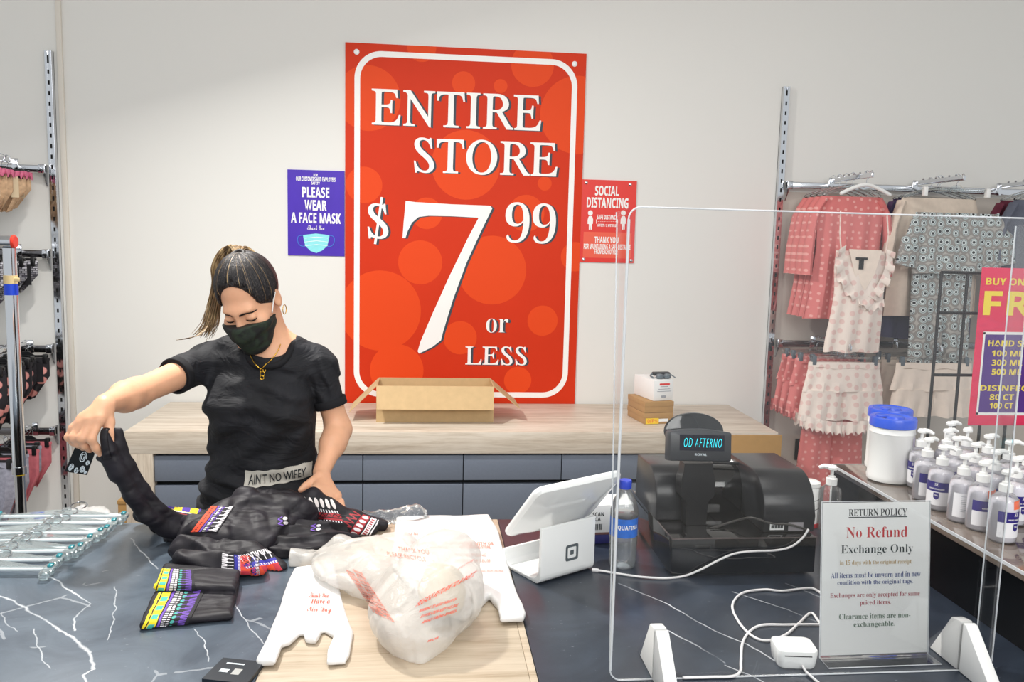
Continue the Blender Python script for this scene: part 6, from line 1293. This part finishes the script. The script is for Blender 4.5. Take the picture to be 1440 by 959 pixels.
# ------------------------------------------------------------------ hung underwear on the left wall
pbr('tag_cream', C(228, 210, 178), .7); pbr('lace_beige', C(196, 164, 132), .8, nscale=60, namt=.2); pbr('frill_rose', C(206, 108, 140), .8, nscale=60, namt=.1); pbr('brief_black', C(28, 27, 32), .8); pbr('brief_grey', C(150, 150, 164), .8, nscale=60, namt=.2); pbr('brief_rose', C(196, 106, 116), .8, nscale=40, namt=.1)
t_ = NT('brief_letters'); v = t_.coord('Object', (1, .2, 1)); br = t_.n('ShaderNodeTexBrick'); br.inputs['Scale'].default_value = 26; br.inputs['Mortar Size'].default_value = .035; br.inputs['Color1'].default_value = C(214, 214, 222); br.inputs['Color2'].default_value = C(70, 68, 80); br.inputs['Mortar'].default_value = C(36, 34, 42); br.inputs['Bias'].default_value = .1
mp2 = t_.n('ShaderNodeMapping'); mp2.inputs['Rotation'].default_value = (R(90), 0, 0); t_.l(v, mp2.inputs['Vector']); t_.l(mp2.outputs[0], br.inputs['Vector']); t_.col(br.outputs[0]); t_.b.inputs['Roughness'].default_value = .8; MATS['brief_letters'] = t_.m
m_dots('brief_floral', C(30, 28, 34), C(222, 152, 146), 17, .3); MATS['brief_floral'].name = 'brief_floral'
def briefs(name, label, x, y, z, mt, band, h, frl=None, tagm=None, ph=0, group=None, rz=0):
    t = hang(name, label, 'underwear', x, y, z, group, rz); w = .105; m = MB()
    body(m, [(-.072, -w, w, .01), (-.085, -w, w, .013), (-.072-h*.45, -w*.98, w*.98, .02), (-.072-h*.75, -w*.55, w*.6, .018), (-.072-h, -w*.28, w*.3, .012)], (4, .012), 36, ph); obj('brief_body', m, MATS[mt], t)
    m = MB(); body(m, [(-.07, -w-.002, w+.002, .013), (-.086, -w-.003, w+.003, .016)], (9, .001), 36); b = obj('waistband', m, MATS[band], t)
    if frl: m = MB(); frill(m, [(-w, -.014, -.062), (0, -.02, -.064), (w, -.014, -.062)], .01, 9, .028); frill(m, [(w, .014, -.062), (w+.006, 0, -.064), (w, -.014, -.062)], .006, 3, .028); obj('frill', m, MATS[frl], t)
    if tagm: m = MB(); m.span((.05, -.03, -.185), (.085, -.0285, -.09)); obj('price_tag', m, MATS[tagm], t)
    add_hanger(t, .1, 'clip', 'black_plastic', 'black_plastic'); return t
ux = at_y(48, 300, 4.28).x-.108; od = ['first', 'second', 'third', 'fourth', 'fifth', 'sixth']
sets = [(1.979, 'lace_beige', 'frill_rose', .2, 'frill_rose', 'tag_cream', 'beige lace briefs with rose frill'), (1.57, 'brief_letters', 'brief_letters', .19, None, 'brief_black', 'black and white lettered briefs'),
        (1.101, 'brief_floral', 'brief_black', .25, None, 'brief_black', 'black briefs with pink flowers'), (.685, None, None, .28, None, None, '')]
for r_, (z, mt, bd, h, fr_, tg_, nm) in enumerate(sets):
    t = face_out(ux+(0, 0, .035, .04)[r_], z, 3.82, f'chrome face-out arm on the left wall holding the {["frilled", "lettered", "floral", "rose and grey"][r_]} briefs', 'face-out arms on the left wall')
    for k in range(6):
        y = 4.27-k*.078; m1, b1_, n1_ = mt, bd, nm
        if r_ == 3: m1 = ('brief_rose', 'brief_grey')[k % 2]; b1_ = m1; n1_ = ('plain rose briefs', 'plain grey briefs')[k % 2]
        briefs('hung_briefs', f'{n1_} hung by the left wall, {od[k]} from the wall', ux+.012*math.sin(k*2.1+r_)+(0, 0, .035, .04)[r_], y, z-.018+.056, m1, b1_, h*(.8+.09*k), fr_, tg_, k+r_, 'hung briefs', 5*math.sin(k*3+r_))
# ------------------------------------------------------------------ rolling rack at the left edge
x = at_y(20, 500, 2.9).x; rk = thing('garment_rack', 'chrome garment rack end post with red cap and blue tape at the left edge', 'clothes rack', (x, 2.9, 0)); zt = at_y(14, 340, 2.9).z
m = MB(); m.lathe([(.02, .9), (.02, zt-.02)], 24); m.lathe([(.0225, .88), (.0225, .905)], 24); obj('upper_post', m, MATS['chrome'], rk); m = MB(); m.lathe([(.0165, .06), (.0165, .8999)], 24); obj('lower_post', m, MATS['chrome'], rk)
m = MB(); m.tube([(-1.2, 0, zt), (.012, 0, zt)], .0205, 20); obj('top_tube', m, MATS['chrome'], rk); m = MB(); m.tube([(.0125, 0, zt), (.017, 0, zt), (.021, 0, zt)], [.0225, .0235, .019], 22); obj('end_cap', m, pbr('cap_red', C(206, 52, 36), .4), rk)
m = MB(); m.lathe([(.0212, zt-.135), (.0212, zt-.108)], 22); m.box((.018, -.012, zt-.121), (.03, .004, .012), .001); obj('tan_tape', m, pbr('tape_tan', C(214, 190, 140), .6), rk); m = MB(); m.lathe([(.0214, zt-.172), (.0214, zt-.136)], 22); obj('blue_tape', m, pbr('tape_blue', C(24, 66, 200), .4), rk)
m = MB(); m.grid(lambda a, b: Vector((.017*math.cos(R(-100+90*a)), .017*math.sin(R(-100+90*a)), at_y(30, 668, 2.9).z+.045*b)), 10, 2); obj('yellow_sticker', m, MATS['sticker_yellow'], rk)
m = MB(); m.span((-.03, -.28, .062), (.03, .28, .1), .006); obj('base_bar', m, MATS['chrome'], rk); m = MB(); m.span((-1.2, -.015, .066), (-.031, .015, .096), .004); m.lathe([(.02, .06), (.02, zt)], 20, (-1.18, 0, 0)); m.span((-1.21, -.28, .062), (-1.15, .28, .1), .006); obj('far_end_frame', m, MATS['chrome'], rk)
for cx_, cy_ in ((0, -.25), (0, .25), (-1.18, -.25), (-1.18, .25)): m = MB(); m.M = Matrix.Translation((cx_, cy_, .031)) @ Matrix.Rotation(PI/2, 4, 'Y'); m.lathe([(.022, -.012), (.03, -.009), (.03, .009), (.022, .012)], 20); m.M = Matrix(); m.span((cx_-.006, cy_-.006, .05), (cx_+.006, cy_+.006, .0625)); obj('caster', m, MATS['black_plastic'], rk)
# ------------------------------------------------------------------ offer sign on a black wire grid
gx0, gx1 = at_y(1324, 383, 2.95).x, at_y(1324, 383, 2.95).x+.62; gz = at_y(1340, 383, 2.95).z; gp = thing('grid_panel', 'black wire grid display panel behind the hand sanitizer offer sign', 'grid panel', (gx0, 2.95, 0))
m = MB(); sp = at_y(1361, 383, 2.95).x-gx0
for k in range(8): m.tube([(k*sp, 0, .05), (k*sp, 0, gz)], .0058, 8)
for z in (gz, at_y(1340, 440, 2.95).z, at_y(1330, 527, 2.95).z, .9, .65, .4, .15): m.tube([(-.004, -.004, z), (7*sp+.004, -.004, z)], .0058, 8)
obj('wire_grid', m, MATS['black_plastic'], gp)
for xx in (.02, 7*sp-.02): m = MB(); m.span((xx-.012, -.22, .001), (xx+.012, .22, .03), .004); m.span((xx-.01, -.01, .0302), (xx+.01, .01, .12), .002); obj('leg', m, MATS['black_plastic'], gp)
m_s = NT('offer_print'); v = m_s.coord('Object', (1, 1, 1)); t = m_s
t.col(t.ramp(t.noise(t.coord('Object', (1, 1, 3)), 5, 3, .5, .4), [(.44, C(232, 34, 84)), (.46, C(226, 40, 90)), (.5, C(236, 44, 92))])); t.b.inputs['Roughness'].default_value = .45; MATS['offer_print'] = t.m
a, b = at_y(1382, 376, 2.9), at_y(1362, 598, 2.9); ow = .40; oh = a.z-b.z; os_ = thing('offer_sign', 'pink and purple sign reading BUY ONE GET ONE FREE on the black grid', 'sign', (a.x, 2.9, b.z), 0)
m = MB(); m.span((0, 0, 0), (ow, .004, oh)); obj('sign_panel', m, MATS['offer_print'], os_)
m = MB(); hk = [(.06, .0045, oh-.02), (.06, .03, oh-.015), (.06, .05, oh-.01)]; m.tube(hk, .002, 6); m.tube([(p[0]+.27, p[1], p[2]) for p in hk], .002, 6); obj('hanging_wire', m, MATS['black_plastic'], os_)
def OP(u, v): p = at_y(u, v, 2.9); return p.x-a.x, p.z-b.z
pbr('offer_violet', C(84, 40, 134), .45, nscale=5, namt=.12); pbr('offer_yellow', C(250, 222, 70), .5)
(xa, za), (_, zb) = OP(1372, 583), OP(1383, 467); m = MB(); m.add([(.03, -.0006, za), (ow-.03, -.0006, za), (ow-.03, -.0006, zb), (.03, -.0006, zb)], [(0, 1, 2, 3)]); obj('violet_field', m, MATS['offer_violet'], os_, 0)
m = MB(); t2 = .008
for x0_, z0_, x1_, z1_ in ((.026, za-.002, ow-.026, za+t2), (.026, zb-t2, ow-.026, zb+.002), (.026, za, .026+t2, zb), (ow-.026-t2, za, ow-.026, zb)): m.add([(x0_, -.0009, z0_), (x1_, -.0009, z0_), (x1_, -.0009, z1_), (x0_, -.0009, z1_)], [(0, 1, 2, 3)])
obj('white_frame', m, MATS['ink_white'], os_, 0)
m = MB(); Wd = ow-.03
def ol_(body, u0, vb, vt, wfrac=None, font='sans', **k):
    x0_, zb_ = OP(u0, vb); _, zt_ = OP(u0, vt); x1_ = wfrac; m.text(body, x0_, zb_, x1_, zt_, -.0012, font, off=.01, **k)
ol_('BUY ONE GET ONE', 1386, 400.5, 390.5, ow-.025); ol_('FREE', 1381.5, 443, 409, ow-.02); ol_('HAND SANITIZER', 1389, 487, 478, ow-.05)
for t3, v in (('100 ML', 497), ('300 ML', 510), ('500 ML', 523)): ol_(t3, 1394, v+4, v-4.5, .19)
ol_('DISINFECTANT', 1378, 549.5, 541.5, ow-.07)
for t3, v in (('80 CT', 558), ('100 CT', 570)): ol_(t3, 1391, v+4.5, v-4, .17)
obj('lettering', m, MATS['offer_yellow'], os_, 0)
